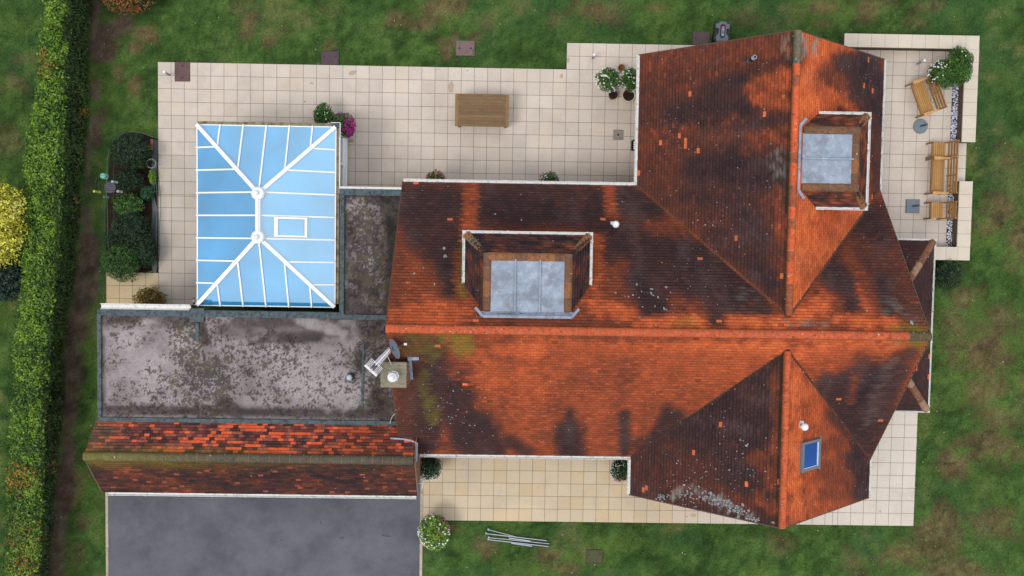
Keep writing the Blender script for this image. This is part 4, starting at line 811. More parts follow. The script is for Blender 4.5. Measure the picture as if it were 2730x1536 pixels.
# opening roof light
rv=bpy.data.objects.new('roof_light',None); COL.objects.link(rv); rv.parent=con; rp=roofpt(5.35,-5.70); rv.location=(rp.x-4.4,rp.y+5.33,rp.z+.03); rv.rotation_euler=(0,math.atan((za-cz)/rd),0)
mb=MB(); a,b=.50,.31
mb.box(-a,-b,0,-a+.12,b,.09); mb.box(a-.08,-b,0,a,b,.08); mb.box(-a+.12,-b,0,a-.08,-b+.06,.08); mb.box(-a+.12,b-.06,0,a-.08,b,.08); mb.build('frame',M_pvcclean,rv)
mb=MB(); mb.box(-a+.13,-b+.07,.03,a-.09,b-.07,.05); mb.build('glass_pane',M_glass,rv)
# eaves beam, gutter, walls
mb=MB(); 
for a,b in (((cx0,cy0),(cx0,cy1)),((cx1,cy0),(cx1,cy1)),((cx0,cy1),(cx1,cy1)),((cx0,cy0),(cx1,cy0))): mb.beam((a[0],a[1],cz-.03),(b[0],b[1],cz-.03),.05,.06)
CP(mb.build('eaves_beam',M_pvcclean))
M_dirtg=material('dirty_gutter',A(150,138,110),.8,.2,6,30,.2,dirt=[(7,.5,.6,A(90,78,50),.8)])
mb=MB(); gutter(mb,(cx1+.03,cy0+.1,cz+.0),(cx1+.03,cy1+.1,cz+.0),(1,0,0),.08); CP(mb.build('gutter',M_dirtg)); mb=MB(); gutter(mb,(cx0,cy1+.03,cz),(cx1+.1,cy1+.03,cz),(0,1,0),.08); CP(mb.build('gutter',M_dirtg))
mb=MB(); mb.box(cx1-.02,cy1-.02,cz-.02,cx1+.14,cy1+.14,cz+.03,A(60,66,76)); CP(mb.build('gutter_corner',M_plain))
mb=MB(); mb.box(cx1+.138,cy1-.3,cz-.06,cx1+.152,cy1+.15,cz+.035); mb.box(cx1-.15,cy1+.138,cz-.06,cx1+.152,cy1+.152,cz+.035); mb.box(cx1+.13,-4.45,cz-.06,cx1+.15,cy1-.3,cz+.03); CP(mb.build('fascia',M_pvcclean))
wx=6.50
def side_frames(mb,gm,p0,p1,n,door=False):
    p0=Vector(p0);p1=Vector(p1);d=p1-p0
    for k in range(n+1): q=p0+d*(k/n); mb.beam(q+Vector((0,0,.1)),q+Vector((0,0,2.32)),.09,.09)
    for z,h in ((.38,.6),(2.28,.12)): mb.beam(p0+Vector((0,0,z)),p1+Vector((0,0,z)),.07,h)
    gm.beam(p0+Vector((0,0,1.45)),p1+Vector((0,0,1.45)),.02,1.55)
for p0,p1,n in (((wx,-4.46,0),(wx,cy1-.02,0),2),((cx0+.05,cy1+.0,0),(wx,cy1+.0,0),5),((cx0+.05,cy0+.3,0),(cx0+.05,cy1,0),6)):
    f=MB(); g=MB(); side_frames(f,g,p0,p1,n); fo=CP(f.build('side_window',M_pvcclean)); g.build('glass_pane',M_clear,fo)
mb=MB(); mb.box(cx0+.1,cy0+.1,.04,cx1-.1,cy1-.1,.06,A(176,162,146)); CP(mb.build('floor',M_plain))
mb=MB(); mb.box(wx-.03,-4.50,.60,wx+.10,cy1+.04,.66); mb.box(wx-.03,-4.50,.12,wx+.07,cy1+.04,.20); CP(mb.build('sill',M_pvcclean)); mb=MB(); mb.box(wx-.05,-4.5,.0,wx+.055,cy1+.04,.118,A(78,76,80)); CP(mb.build('plinth',M_plain))
# ================================================================== garden walls by the east patio
def gwall(label,x0,y0,x1,y1,along):
    t=thing('garden_wall',label,'wall',((x0+x1)/2,(y0+y1)/2,0),group='low brick walls round the right hand patio')
    ox,oy=(x0+x1)/2,(y0+y1)/2; mb=MB(); mb.box(x0-ox+.05,y0-oy+.05,-.1,x1-ox-.05,y1-oy-.05,.41); mb.build('brickwork',M_brickd,t)
    mb=MB(); L_=(x1-x0) if along=='x' else (y1-y0); n=round(L_/S0); s_=L_/n
    for k in range(n):
        c=A(208,196,178)*(1+(random.random()-.5)*.06)
        if along=='x': mb.box(x0-ox+k*s_+.004,y0-oy,.411,x0-ox+(k+1)*s_-.004,y1-oy,.455,c)
        else: mb.box(x0-ox,y0-oy+k*s_+.004,.411,x1-ox,y0-oy+(k+1)*s_-.004,.455,c)
    mb.build('coping',M_slab,t)
gwall('pale capped low wall along the top edge of the right hand patio',23.57,.84,28.22,1.29,'x')
gwall('pale capped low wall behind the heart shaped planting, running down beside the pebbles',27.75,-2.33,28.22,.838,'y')
gwall('pale capped low wall behind the lone armchair, right of the square parasol base',27.73,-5.94,28.19,-3.67,'y')
gwall('short pale capped wall at the foot of the right hand patio, above the dark shrub',26.93,-6.40,28.19,-5.943,'x')
pm=MB()
def pebbles(mb,x0,y0,x1,y1,n,s=(.02,.04),z=.03):
    for _ in range(n):
        x,y=random.uniform(x0,x1),random.uniform(y0,y1); r=random.uniform(*s); c=random.choice([A(225,228,240),A(198,202,218),A(170,172,185),A(130,130,150),A(235,235,240)])
        n_=6; vs=[(x,y,z+r*.8)]; ph=random.random()*6; e=random.uniform(.65,1)
        for k in range(n_): t=2*PI*k/n_+ph; vs.append((x+math.cos(t)*r*.75,y+math.sin(t)*r*.75*e,z+r*.55))
        for k in range(n_): t=2*PI*k/n_+ph; vs.append((x+math.cos(t)*r,y+math.sin(t)*r*e,z))
        mb.add(vs,[(0,k+1,(k+1)%n_+1) for k in range(n_)]+[(k+1,n_+k+1,n_+(k+1)%n_+1,(k+1)%n_+1) for k in range(n_)],c)
for y0,y1,n in ((-2.3,-.1,330),(-5.92,-3.68,330)): pm.box(27.58,y0,.0315,27.8,y1,.034,A(52,46,60)); pebbles(pm,27.60,y0,27.79,y1,n)
tag(pm.build('pebbles',M_pebble),'strips of pale grey pebbles at the foot of the right hand walls','pebbles',kind='stuff')
pm=MB(); pm.box(1.20,-8.36,.0315,1.80,-8.13,.034,A(90,84,76)); pebbles(pm,1.2,-8.38,1.8,-8.14,90,(.025,.05)); tag(pm.build('white_pebbles',M_pebble),'small patch of white pebbles beside the bronze shrub','pebbles',kind='stuff')
# ================================================================== HEDGE, SHRUBS
def pl(tab,y): ys=[t[0] for t in tab]; return np.interp(y,ys,[t[1] for t in tab])
W_=[(-200,125),(0,111),(100,105),(300,82),(380,62),(600,54),(800,50),(950,30),(1100,26),(1180,18),(1300,11),(1420,15),(1536,3),(1750,-10)]
E_=[(-200,190),(0,184),(100,177),(300,166),(400,162),(600,152),(700,149),(800,135),(950,122),(1100,116),(1200,110),(1300,105),(1450,103),(1536,95),(1750,85)]
B_=[(-200,250),(0,246),(100,243),(250,240),(380,229),(450,221),(600,215),(700,204),(800,190),(950,180),(1130,171),(1180,166),(1300,157),(1450,143),(1536,134),(1750,120)]
HZ=1.65
hedge=thing('hedge','long bright green laurel hedge along the left side with copper tinted patches','hedge',(-2.8,-7.4,0))
def hx(py,tab,h): 
    x=pl(tab,py); d=np.array([P(a,b,h) for a,b in zip(np.atleast_1d(x),np.atleast_1d(py))]); return d[:,0],d[:,1]
def hedge_leaves(nt,ns,nw):
    py=rng.uniform(-190,1740,nt); xw,yy=hx(py,W_,HZ); xe,_=hx(py,E_,HZ); s=rng.random(nt); X=xw+(xe-xw)*s; Z=HZ+(fbm(X*2.2,yy*2.2,71)-.5)*.32+(fbm(X*6,yy*6,72)-.5)*.15-.10*np.abs(s-.5)**2*4-rng.random(nt)**2*.18
    X=X+(rng.random(nt)-.5)*.1; N1=np.tile([0,0,1.],(nt,1))+rng.normal(size=(nt,3))*.5
    py=rng.uniform(-190,1740,ns); xt,ye=hx(py,E_,HZ); xb,_=hx(py,B_,0.0); t=rng.random(ns)**.8; X2=xt+(xb-xt)*(1-t)*1.0; bul=(fbm(ye*1.4,t*3,73)-.5)*.30+(fbm(ye*5,t*9,74)-.5)*.12; X2=X2+bul-rng.random(ns)*.10; Z2=.05+t*(HZ-.05)
    N2=np.tile([.8,0,.55],(ns,1))+rng.normal(size=(ns,3))*.5
    py=rng.uniform(-190,1740,nw); xw2,yw=hx(py,W_,HZ); t3=rng.random(nw); X3=xw2-.05+(fbm(yw*1.4,t3*3,75)-.5)*.3+rng.random(nw)*.12; Z3=.05+t3*(HZ-.05); N3=np.tile([-.8,0,.5],(nw,1))+rng.normal(size=(nw,3))*.5
    pos=np.vstack([np.stack([X,yy,Z],1),np.stack([X2,ye,Z2],1),np.stack([X3,yw,Z3],1)]); nr=np.vstack([N1,N2,N3]); n=len(pos)
    kind=np.concatenate([np.zeros(nt),np.ones(ns),np.ones(nw)])
    nz=fbm(pos[:,0]*1.6+pos[:,2],pos[:,1]*1.6,76); nz2=fbm(pos[:,0]*7,pos[:,1]*7,77)
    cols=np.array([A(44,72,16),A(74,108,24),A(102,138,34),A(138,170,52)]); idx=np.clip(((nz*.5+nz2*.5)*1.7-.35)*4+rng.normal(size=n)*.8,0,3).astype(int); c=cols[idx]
    dark=np.array([A(30,48,18),A(44,68,26),A(58,84,34),A(76,104,44)])[idx]; c=np.where(kind[:,None]>.5,dark,c)  # side leaves get a darker palette: shade painted into the colour
    px,ppy=Qpx(pos); cop=np.zeros(n)
    for a,b,r,am in ((50,1275,44,.55),(20,1290,30,.4),(80,1265,30,.3),(60,1440,60,.25),(70,1500,50,.3),(150,1245,20,.5),(110,150,26,.3),(225,300,16,.6),(210,530,14,.6),(120,190,30,.3)): cop=np.maximum(cop,am*(1-sst(.4,1.2,np.hypot(px-a,ppy-b)/r+(nz2-.5)*1.2)))
    k=rng.random(n)<cop; cc=np.array([A(160,126,40),A(150,120,40),A(176,98,46),A(136,130,44)]); c=np.where(k[:,None],cc[rng.integers(0,4,n)],c)
    dead=(rng.random(n)<.012)&(pos[:,2]<.9); c[dead]=A(130,90,60)
    c=c*(1+(rng.random((n,1))-.5)*.5)
    return pos,nr,c
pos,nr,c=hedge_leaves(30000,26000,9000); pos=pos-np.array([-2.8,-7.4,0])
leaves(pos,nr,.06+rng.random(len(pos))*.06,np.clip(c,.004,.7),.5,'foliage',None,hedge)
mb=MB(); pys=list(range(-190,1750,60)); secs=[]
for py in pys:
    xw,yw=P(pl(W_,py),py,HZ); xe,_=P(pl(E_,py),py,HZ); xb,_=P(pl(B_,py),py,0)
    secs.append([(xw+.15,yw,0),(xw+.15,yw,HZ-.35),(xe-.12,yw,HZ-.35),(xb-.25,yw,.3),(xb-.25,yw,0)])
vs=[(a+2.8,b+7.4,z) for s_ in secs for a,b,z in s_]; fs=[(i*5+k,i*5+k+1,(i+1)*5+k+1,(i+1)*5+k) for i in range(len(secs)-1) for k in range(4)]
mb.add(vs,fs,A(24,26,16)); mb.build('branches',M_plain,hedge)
def shrub(name,label,cat,px,py,h,r,rz,n,size,cols,seed,group=None,lump=.25,asp=.5,ls=2.4,inner=.5,up=.55):
    x,y=P(px,py,h); t=thing(name,label,cat,(x,y,0),group=group); cz_=max(h-rz*.35,rz*.3)
    blob((0,0,cz_),(r[0],r[1],rz),n,size,cols,lump,ls,t,zmin=.02,seed=seed,asp=asp,inner=inner,up=up); core((0,0,cz_),(r[0],r[1],rz),t,A(58,46,34)); 
    mb=MB(); mb.lathe([(r[0]*.1,.0),(r[0]*.5,cz_*.3),(r[0]*.62,cz_),(r[0]*.35,cz_+rz*.5),(.02,cz_+rz*.58)],(0,0,0),12,np.array(cols[0])*.5); mb.build('inner_branches',M_plain,t); return t
YEL=[A(150,150,36),A(204,198,56),A(236,228,84),A(246,240,120)]
shrub('golden_shrub','large golden yellow shrub at the left edge beyond the hedge','shrub',-32,588,2.0,(1.05,1.38),1.0,9000,.085,YEL,3,lump=.3,ls=3.4)
shrub('dark_shrub','dark blue green shrub below the golden shrub at the left edge','shrub',-12,745,1.3,(.9,.75),.7,4200,.10,[A(18,36,30),A(28,52,42),A(44,70,56),A(70,92,76)],4)
shrub('bronze_shrub','rounded green and copper shrub at the top left corner of the lawn','shrub',335,-28,1.0,(1.02,.75),.7,5200,.075,[A(50,56,22),A(86,86,34),A(130,100,44),A(150,78,42)],5,lump=.15)
shrub('low_shrub','low dark green shrub by the wall corner at the lower right of the patio','shrub',2530,728,.35,(.52,.62),.36,3600,.055,DGREEN+[A(70,96,46)],6,lump=.35)
shrub('bronze_shrub','small olive and bronze leaved shrub against the white gutter','shrub',397,800,.5,(.58,.42),.36,1900,.062,[A(70,60,20),A(104,90,30),A(138,120,44),A(120,76,40)],7,lump=.35,ls=3.5)
# planting bed on the left of the patio
mb=MB(); bed=[P(*p) for p in ((293,425),(300,385),(330,360),(352,353),(380,356),(408,366),(421,372),(425,727),(340,735),(282,742),(283,560))]; mb.prism(bed,-.1,.02); o=mb.build('flower_bed',M_soil); o['kind']='structure'
BG='dark leaved shrubs in the left hand planting bed'
for i_,(px,py,h,rx,ry,rz,n,cols,lab) in enumerate((
 (345,402,.65,.74,.66,.5,5600,DGREEN,'big round dark shrub at the top end of the planting bed'),
 (340,478,.45,.52,.38,.35,2400,DGREEN,'sparse dark shrub beside the bird feeders in the planting bed'),
 (405,472,.2,.11,.26,.22,500,[A(70,110,20),A(96,140,28),A(120,165,40),A(140,180,60)],'small lime green plant at the edge of the planting bed'),
 (392,515,.35,.24,.26,.28,1300,[A(22,52,34),A(34,74,44),A(48,96,60),A(60,110,66)],'small blue green bush by the grey fabric edging'),
 (340,545,.5,.54,.42,.38,3000,GREEN,'mid green bush below the bird feeders'),
 (350,612,.6,.66,.62,.5,4800,DGREEN,'wide dark bush in the middle of the planting bed'),
 (322,700,.75,.68,.64,.5,5400,GREEN[:3]+[A(60,92,40)],'broad green bush spilling over the paving at the lower end of the bed'),
 (385,668,.6,.42,.55,.42,3200,DGREEN,'dark bush in the lower right corner of the planting bed'),
 (300,640,.4,.3,.4,.3,1100,DGREEN,'small dark bush on the lawn side of the planting bed'))):
    shrub('bush',lab,'bush',px,py,h,(rx,ry),rz,n,.055,cols,20+i_,BG,lump=.3,ls=3)
mb=MB(); fp=[P(*p) for p in ((412,372),(422,376),(419,470),(412,520),(421,560),(422,610),(418,640),(420,690),(418,727),(410,727),(402,690),(404,640),(405,600),(408,560),(404,520),(406,430))]; mb.prism(fp,.021,.04,A(82,86,94)); tag(mb.build('ground_fabric',M_plain),'strip of grey weed fabric edging the left planting bed','fabric')
fn=thing('mesh_fence','low green plastic netting fence curved round the left planting bed','fence',(-1,-4.5,0)); NET=A(92,122,102); mb=MB(); wmb=MB()
fpts=[P(*p,.5) for p in ((287,640),(286,560),(284,480),(286,430),(290,400),(303,372),(325,356),(352,350),(380,355),(408,366))]; fpts2=[P(*p,.3) for p in ((414,470),(419,520),(420,560),(416,610),(418,660),(414,700),(408,722),(380,730))]
for pts,h in ((fpts,.5),(fpts2,.3)):
    pp=[(a+1,b+4.5) for a,b in pts]
    for z in (.04,h): mb.tube([(a,b,z) for a,b in pp],.007,5,NET)
    for (a,b),(c_,d_) in zip(pp[:-1],pp[1:]):
        m_=max(2,int(math.hypot(c_-a,d_-b)/.05))
        for k in range(m_): t=k/m_; wmb.beam((a+(c_-a)*t,b+(d_-b)*t,.02),(a+(c_-a)*t,b+(d_-b)*t,h),.004,.004,NET)
    wmb.build('netting',M_plain,fn); wmb=MB(); mb.build('rail',M_plain,fn); mb=MB()
x,y=P(404,385,.2); mb=MB(); mb.beam((-.04,-.17,0),(.03,.17,.12),.09,.03,A(176,112,84)); o=mb.build('plank',M_wood); o.location=(x,y,.12); tag(o,'short reddish wooden plank propped at the top of the planting bed','plank')
x,y=P(403,436,.45); mb=MB(); mb.tube([(math.cos(2*PI*k/24)*.155,math.sin(2*PI*k/24)*.155,.45) for k in range(25)],.008,6,A(160,172,158)); 
for k in range(3): t=k*2.1; mb.tube([(math.cos(t)*.155,math.sin(t)*.155,.45),(math.cos(t)*.155,math.sin(t)*.155,0)],.006,5,A(130,140,130))
o=mb.build('plant_hoop',M_plain); o.location=(x,y,.0); tag(o,'round pale plant support hoop at the edge of the planting bed','plant support')
# bird feeding station
bp=(-1.30,-4.45); bf=thing('bird_feeding_station','dark metal pole with curved arms and a round mesh tray among the shrubs','bird feeder pole',(bp[0],bp[1],0))
mb=MB(); mb.tube([(0,0,0),(0,0,1.75)],.012,8,A(40,52,48)); mb.build('pole',M_plain,bf)
FE=[(274,469,1.55,A(110,176,156),.10,.14,'teal round topped bird feeder hanging above the grass'),(251,510,1.5,A(226,214,90),.045,.30,'yellow topped bird feeder hanging furthest left'),(299,484,1.45,A(190,206,206),.042,.26,'clear tube bird feeder with a silver lid beside the mesh tray'),(314,510,1.35,A(170,178,186),.05,.2,'grey lidded bird feeder at the right of the mesh tray'),(277,525,1.4,A(110,142,160),.035,.24,'small blue bird feeder at the lower side of the pole')]
for px,py,h,c,r,l,lab in FE:
    x,y=P(px,py,h); dx,dy=x-bp[0],y-bp[1]; hk=MB(); hk.tube([(0,0,1.72),(dx*.3,dy*.3,1.84),(dx*.75,dy*.75,1.86),(dx,dy,1.76),(dx,dy,h+.04)],.006,6,A(40,52,48)); hk.build('hook_arm',M_plain,bf)
    t=thing('bird_feeder',lab,'bird feeder',(x,y,h),group='bird feeders on the garden pole'); f=MB()
    f.lathe([(r*.3,.02),(r*.8,0),(r,-.03),(r*.85,-.05)],(0,0,.02),16,c); f.build('lid',M_plain,t,True); f=MB(); f.lathe([(r*.7,0),(r*.7,-l),(r*.9,-l-.005),(r*.9,-l-.03)],(0,0,-.03),14,c*.7+A(120,126,120)*.3); f.build('seed_tube',M_plain,t)
x,y=P(294,500,1.2); mb=MB(); mb.lathe([(.19,.02),(.185,0),(.02,-.01)],(x-bp[0],y-bp[1],1.2),20,A(58,56,70)); 
for k in range(5): mb.tube([(x-bp[0]-.18,y-bp[1]-.14+k*.07,1.225),(x-bp[0]+.18,y-bp[1]-.14+k*.07,1.225)],.004,5,A(120,118,135))
mb.tube([(0,0,1.2),(x-bp[0],y-bp[1],1.19)],.008,6,A(40,52,48)); mb.build('tray',M_plain,bf)
# ================================================================== planters
WHT=[A(244,244,238),A(236,232,220),A(250,250,250)]
def planter(label,px,py,h,r,rz,leafc,fl,potr,potc,pxp=None,seed=0,n=2600,ls=.045,lump=.18,group=None,name='flower_planter',poth=.38):
    x,y=P(px,py,h); 
    if pxp: gx_,gy_=P(pxp[0],pxp[1],poth)
    else: gx_,gy_=x,y
    t=thing(name,label,'planter',(gx_,gy_,0.03),group=group); ox,oy=x-gx_,y-gy_
    mb=MB(); mb.lathe([(potr*.72,0),(potr*.95,poth*.8),(potr*1.04,poth*.86),(potr*1.04,poth),(potr*.9,poth),(potr*.88,poth*.85)],(0,0,0),22,potc); mb.build('pot',M_plain,t,True)
    mb=MB(); mb.lathe([(potr*.87,0),(potr*.86,.01)],(0,0,poth*.86),18,A(40,34,28)); mb.build('compost',M_soil,t)
    c=(ox,oy,h-rz*.25); blob(c,(r[0],r[1],rz),n,ls,leafc,lump,2.6,t,zmin=.05,seed=seed,inner=.45); mb=MB(); mb.lathe([(r[0]*.3,-rz*.5),(r[0]*.6,0),(r[0]*.35,rz*.4),(.02,rz*.45)],c,12,leafc[0]*.45); mb.build('inner_branches',M_plain,t)
    mb=MB(); 
    for k in range(5): mb.tube([(random.uniform(-.05,.05),random.uniform(-.05,.05),poth*.8),(ox*.6+random.uniform(-.05,.05),oy*.6+random.uniform(-.05,.05),(poth+c[2])/2),(ox+random.uniform(-.1,.1),oy+random.uniform(-.1,.1),c[2])],.012,5,A(60,50,34))
    mb.build('stems',M_plain,t)
    for cols,nn,sz,sec in fl: flowers(c,(r[0]*.98,r[1]*.98,rz*.98),nn,sz,cols,t,sector=sec)
    return t
PK=[A(232,130,170),A(220,100,150)]; RD=[A(206,40,44),A(220,60,50)]; MG=[A(176,30,130),A(150,24,110),A(196,50,150)]; CR=[A(240,226,200),A(236,232,214)]
planter('rounded pot of leafy plants with one pink bloom at the glass roof corner',862,308,.75,(.34,.42),.36,GREEN,[(WHT,10,.05,None),(PK,3,.085,None),(CR,8,.04,None)],.24,A(70,62,56),seed=31,n=3400)
planter('pot overflowing with magenta petunias beside the conservatory',912,335,.65,(.43,.45),.34,GREEN,[(MG,95,.075,(-.15,.95)),(MG,10,.06,(1.5,.5))],.24,A(64,54,50),seed=32,n=3000)
planter('white flowered bush in a small dark red pot beside the white gutter',1622,213,1.15,(.42,.40),.36,GREEN,[(WHT,48,.055,None),(CR,24,.055,(2.9,.9))],.155,A(96,44,36),(1635,252),seed=33,n=3600,group='white flowered standards in pots')
planter('white flowered bush in a large cream rimmed pot beside the white gutter',1681,212,1.15,(.34,.40),.36,GREEN,[(WHT,34,.05,None)],.225,A(206,190,168),(1676,254),seed=34,n=3000,group='white flowered standards in pots')
planter('dense leafy planter with a few white blooms in the corner of the right hand walls',2558,176,1.0,(.46,.66),.42,[A(34,62,18),A(52,90,24),A(72,118,34),A(92,140,44)],[(WHT,9,.05,(.9,.9)),(RD,5,.07,(0,.9))],.27,A(60,60,62),seed=35,n=7000)
planter('leafy planter with white daisies and pink blooms behind the angled bench',2520,197,.9,(.56,.50),.38,GREEN,[(WHT,30,.05,(2.9,.9)),(CR,10,.05,(1.9,.8)),(PK,3,.085,None),(RD,2,.08,(-.4,.5))],.27,A(56,58,62),seed=36,n=6500)
planter('round planter of small white flowers at the end of the garage roof',1146,1249,.85,(.42,.43),.38,[A(20,36,16),A(34,58,26),A(60,90,50),A(90,120,76)],[(WHT,90,.03,(-2.2,1.6)),(CR,14,.05,(-.9,.8))],.25,A(70,66,62),seed=37,n=4200)
planter('round planter of white and pink flowers tucked in the corner of the terrace',1655,1254,.85,(.35,.40),.38,[A(22,42,18),A(36,64,28),A(56,88,46),A(84,112,68)],[(WHT,60,.03,(2.6,1.6)),(PK,14,.05,(-2.0,.5))],.25,A(70,66,62),seed=38,n=4200)
planter('large lime green planter of white, purple and blue flowers beside the drive',1157,1420,.75,(.54,.62),.40,LGREEN,[(WHT,60,.05,(-2.0,1.4)),(WHT,40,.05,(2.0,1.2)),(WHT,16,.055,(0,.5)),(MG,22,.06,(.6,.5)),([A(50,44,120),A(70,60,150)],12,.06,(2.7,.4)),(RD,3,.06,None)],.34,A(86,78,70),seed=39,n=6500,ls=.06)
t=planter('hanging basket with red flowers just past the left end of the upper gutter',1161,481,1.2,(.34,.33),.25,GREEN,[(RD,16,.075,None)],.17,A(70,56,44),seed=40,n=1500,poth=.5); t=planter('pot of white and red flowers halfway along the upper gutter',1465,482,1.2,(.33,.31),.25,GREEN,[(WHT,20,.04,(2.6,.9)),(RD,8,.075,None)],.17,A(70,56,44),seed=41,n=1500,poth=.5)
x,y=P(1657,181,.26); mb=MB(); mb.lathe([(.075,0),(.118,.22),(.13,.23),(.13,.27),(.112,.27),(.10,.2),(.065,.03),(.0,.028)],(0,0,0),22); o=mb.build('empty_pot',M_terra,None,True); o.location=(x,y,.031); tag(o,'small empty terracotta pot above the white flowered bushes','pot')
# ================================================================== patio furniture
def wood(k=1.0): return A(172,128,74)*(k*(.86+random.random()*.28))
def bench(label,x,y,rz,wd,arms,name,cat,group=None,slats=6):
    t=thing(name,label,cat,(x,y,.032),rz,group); hw=wd/2
    mb=MB(); d0,d1=-.20,.21
    for k in range(slats): a=d0+(d1-d0)*k/slats; mb.box(a+.004,-hw+.03,.425,a+(d1-d0)/slats-.006,hw-.03,.447,wood())
    mb.box(d0-.035,-hw+.03,.36,d0-.005,hw-.03,.44,wood(.8)); mb.build('seat',M_wood,t)
    tilt=lambda z:.27+(z-.45)*.22
    mb=MB()
    for z in (.53,.65,.77,.89): mb.beam((tilt(z),-hw+.05,z),(tilt(z),hw-.05,z),.075 if z<.85 else .09,.02,wood(.85),up=(-.97,0,.22) )
    if wd>.8:
        for yy in (0,): mb.beam((tilt(.48)-.015,yy,.48),(tilt(.9)-.015,yy,.9),.05,.02,wood(.8),up=(1,0,0))
    mb.build('backrest',M_wood,t)
    for s_ in (-1,1):
        mb=MB(); yy=s_*(hw-.025); mb.beam((-.21,yy,0),(-.21,yy,.61 if arms else .44),.05,.055,wood(.72)); mb.build('leg',M_wood,t)
        mb=MB(); mb.beam((.26,yy,0),(.26,yy,.45),.05,.055,wood(.72)); mb.beam((.265,yy,.44),(tilt(.93)+.01,yy,.93),.05,.055,wood(.8)); mb.build('leg',M_wood,t)
        if arms:
            mb=MB(); pr=[(-.26,.045),(-.2,.058),(-.05,.05),(.12,.035),(.30,.03)]; 
            for (a,wa),(b,wb) in zip(pr[:-1],pr[1:]):
                ya_=yy; mb.add([(a,ya_-wa,.625),(b,ya_-wb,.63),(b,ya_+wb,.63),(a,ya_+wa,.625),(a,ya_-wa,.60),(b,ya_-wb,.605),(b,ya_+wb,.605),(a,ya_+wa,.60)],[(0,1,2,3),(7,6,5,4),(4,5,1,0),(2,6,7,3),(4,0,3,7),(1,5,6,2)],A(196,148,94))
            mb.build('armrest',M_wood,t)
    return t
bench('slatted teak bench with curved arms between the two matching chairs',26.97,-3.51,0,1.24,True,'garden_bench','bench','teak benches on the right hand patio')
a=math.radians(21.3); x,y=P(2445,265.5,.44); bench('slatted teak bench turned at an angle beside the leafy planters',x+.2*math.cos(a),y+.2*math.sin(a),a,1.20,True,'garden_bench','bench','teak benches on the right hand patio')
bench('teak chair without arms pushed against the top end of the straight bench',26.97,-2.60,0,.54,False,'garden_chair','chair','teak chairs on the right hand patio')
bench('teak chair without arms standing alone below the bench, in front of the pebbles',26.98,-4.69,0,.60,False,'garden_chair','chair','teak chairs on the right hand patio')
t=thing('garden_table','long weathered teak table standing alone on the upper patio','table',(11.22,-1.59,.032)); tc_=lambda:A(124,97,64)*(.82+random.random()*.3)
mb=MB(); hx_,hy_=.91,.545; mb.box(-hx_,-hy_,.70,-hx_+.10,hy_,.735,A(142,108,68)); mb.box(hx_-.10,-hy_,.70,hx_,hy_,.735,A(138,106,68)); mb.box(-hx_+.102,hy_-.09,.70,hx_-.102,hy_,.734,tc_()); mb.box(-hx_+.102,-hy_,.70,hx_-.102,-hy_+.09,.734,tc_())
for k in range(9): y0=-hy_+.094+k*(2*hy_-.188)/9; mb.box(-hx_+.104,y0,.70,hx_-.104,y0+(2*hy_-.188)/9-.008,.732,tc_())
mb.build('tabletop',M_greywood,t); mb=MB(); mb.lathe([(.03,0),(.028,.004)],(0,0,.733),14,A(30,28,26)); mb.lathe([(.016,0),(.014,.003)],(0,0,.738),10,A(110,110,110)); mb.build('parasol_hole',M_plain,t)
mb=MB(); mb.box(-.8,-.44,.60,.8,-.41,.699,tc_()); mb.box(-.8,.41,.60,.8,.44,.699,tc_()); mb.build('apron',M_greywood,t)
for sx in (-1,1):
    for sy in (-1,1): mb=MB(); mb.box(sx*.80-.04,sy*.43-.04,0,sx*.80+.04,sy*.43+.04,.699,tc_()); mb.build('leg',M_greywood,t)
def base(label,px,py,sq):
    x,y=P(px,py,.05); t=thing('parasol_base',label,'parasol base',(x,y,.032),group='parasol bases without parasols'); mb=MB()
    if sq: mb.box(-.235,-.235,0,.235,.235,.045,A(106,116,126)); mb.box(-.225,-.225,.045,.225,.225,.052,A(112,122,132))
    else: mb.lathe([(.25,0),(.25,.04),(.235,.055)],(0,0,0),32,A(112,124,132))
    mb.build('slab',M_plain,t); mb=MB(); mb.tube([(0,0,.05),(0,0,.36)],.026,12,A(26,48,44)); mb.tube([(0,0,.34),(0,0,.42)],.034,12,A(36,74,62)); mb.tube([(0,0,.36),(.075,.02,.37)],.014,8,A(30,60,54)); mb.build('socket_tube',M_plain,t)
base('round grey parasol base below the angled bench',2454,337,False); base('square grey parasol base left of the lone chair',2433,550,True)
for px,py,lab in ((454,201,'short grey post light by the iron cover in the left corner of the patio'),(1579.5,156,'short grey post light above the white flowered bushes'),(2444,171,'short grey post light near the corner of the right hand patio walls')):
    x,y=P(px,py,.03); t=thing('post_light',lab,'garden light',(x,y,.032),group='post lights set in the patio'); mb=MB(); mb.lathe([(.06,0),(.06,.012),(.04,.02)],(0,0,0),18,A(196,196,204)); mb.build('base_plate',M_plain,t)
    mb=MB(); mb.tube([(0,0,.015),(0,0,.34)],.036,14,A(140,136,144)); mb.build('post',M_plain,t); mb=MB(); mb.tube([(0,0,.34),(0,0,.50)],.034,14,A(205,212,210)); mb.build('diffuser',M_plain,t); mb=MB(); mb.lathe([(.04,0),(.042,.015),(.03,.03),(.01,.035)],(0,0,.5),16,A(250,250,250)); mb.build('cap',M_plain,t)
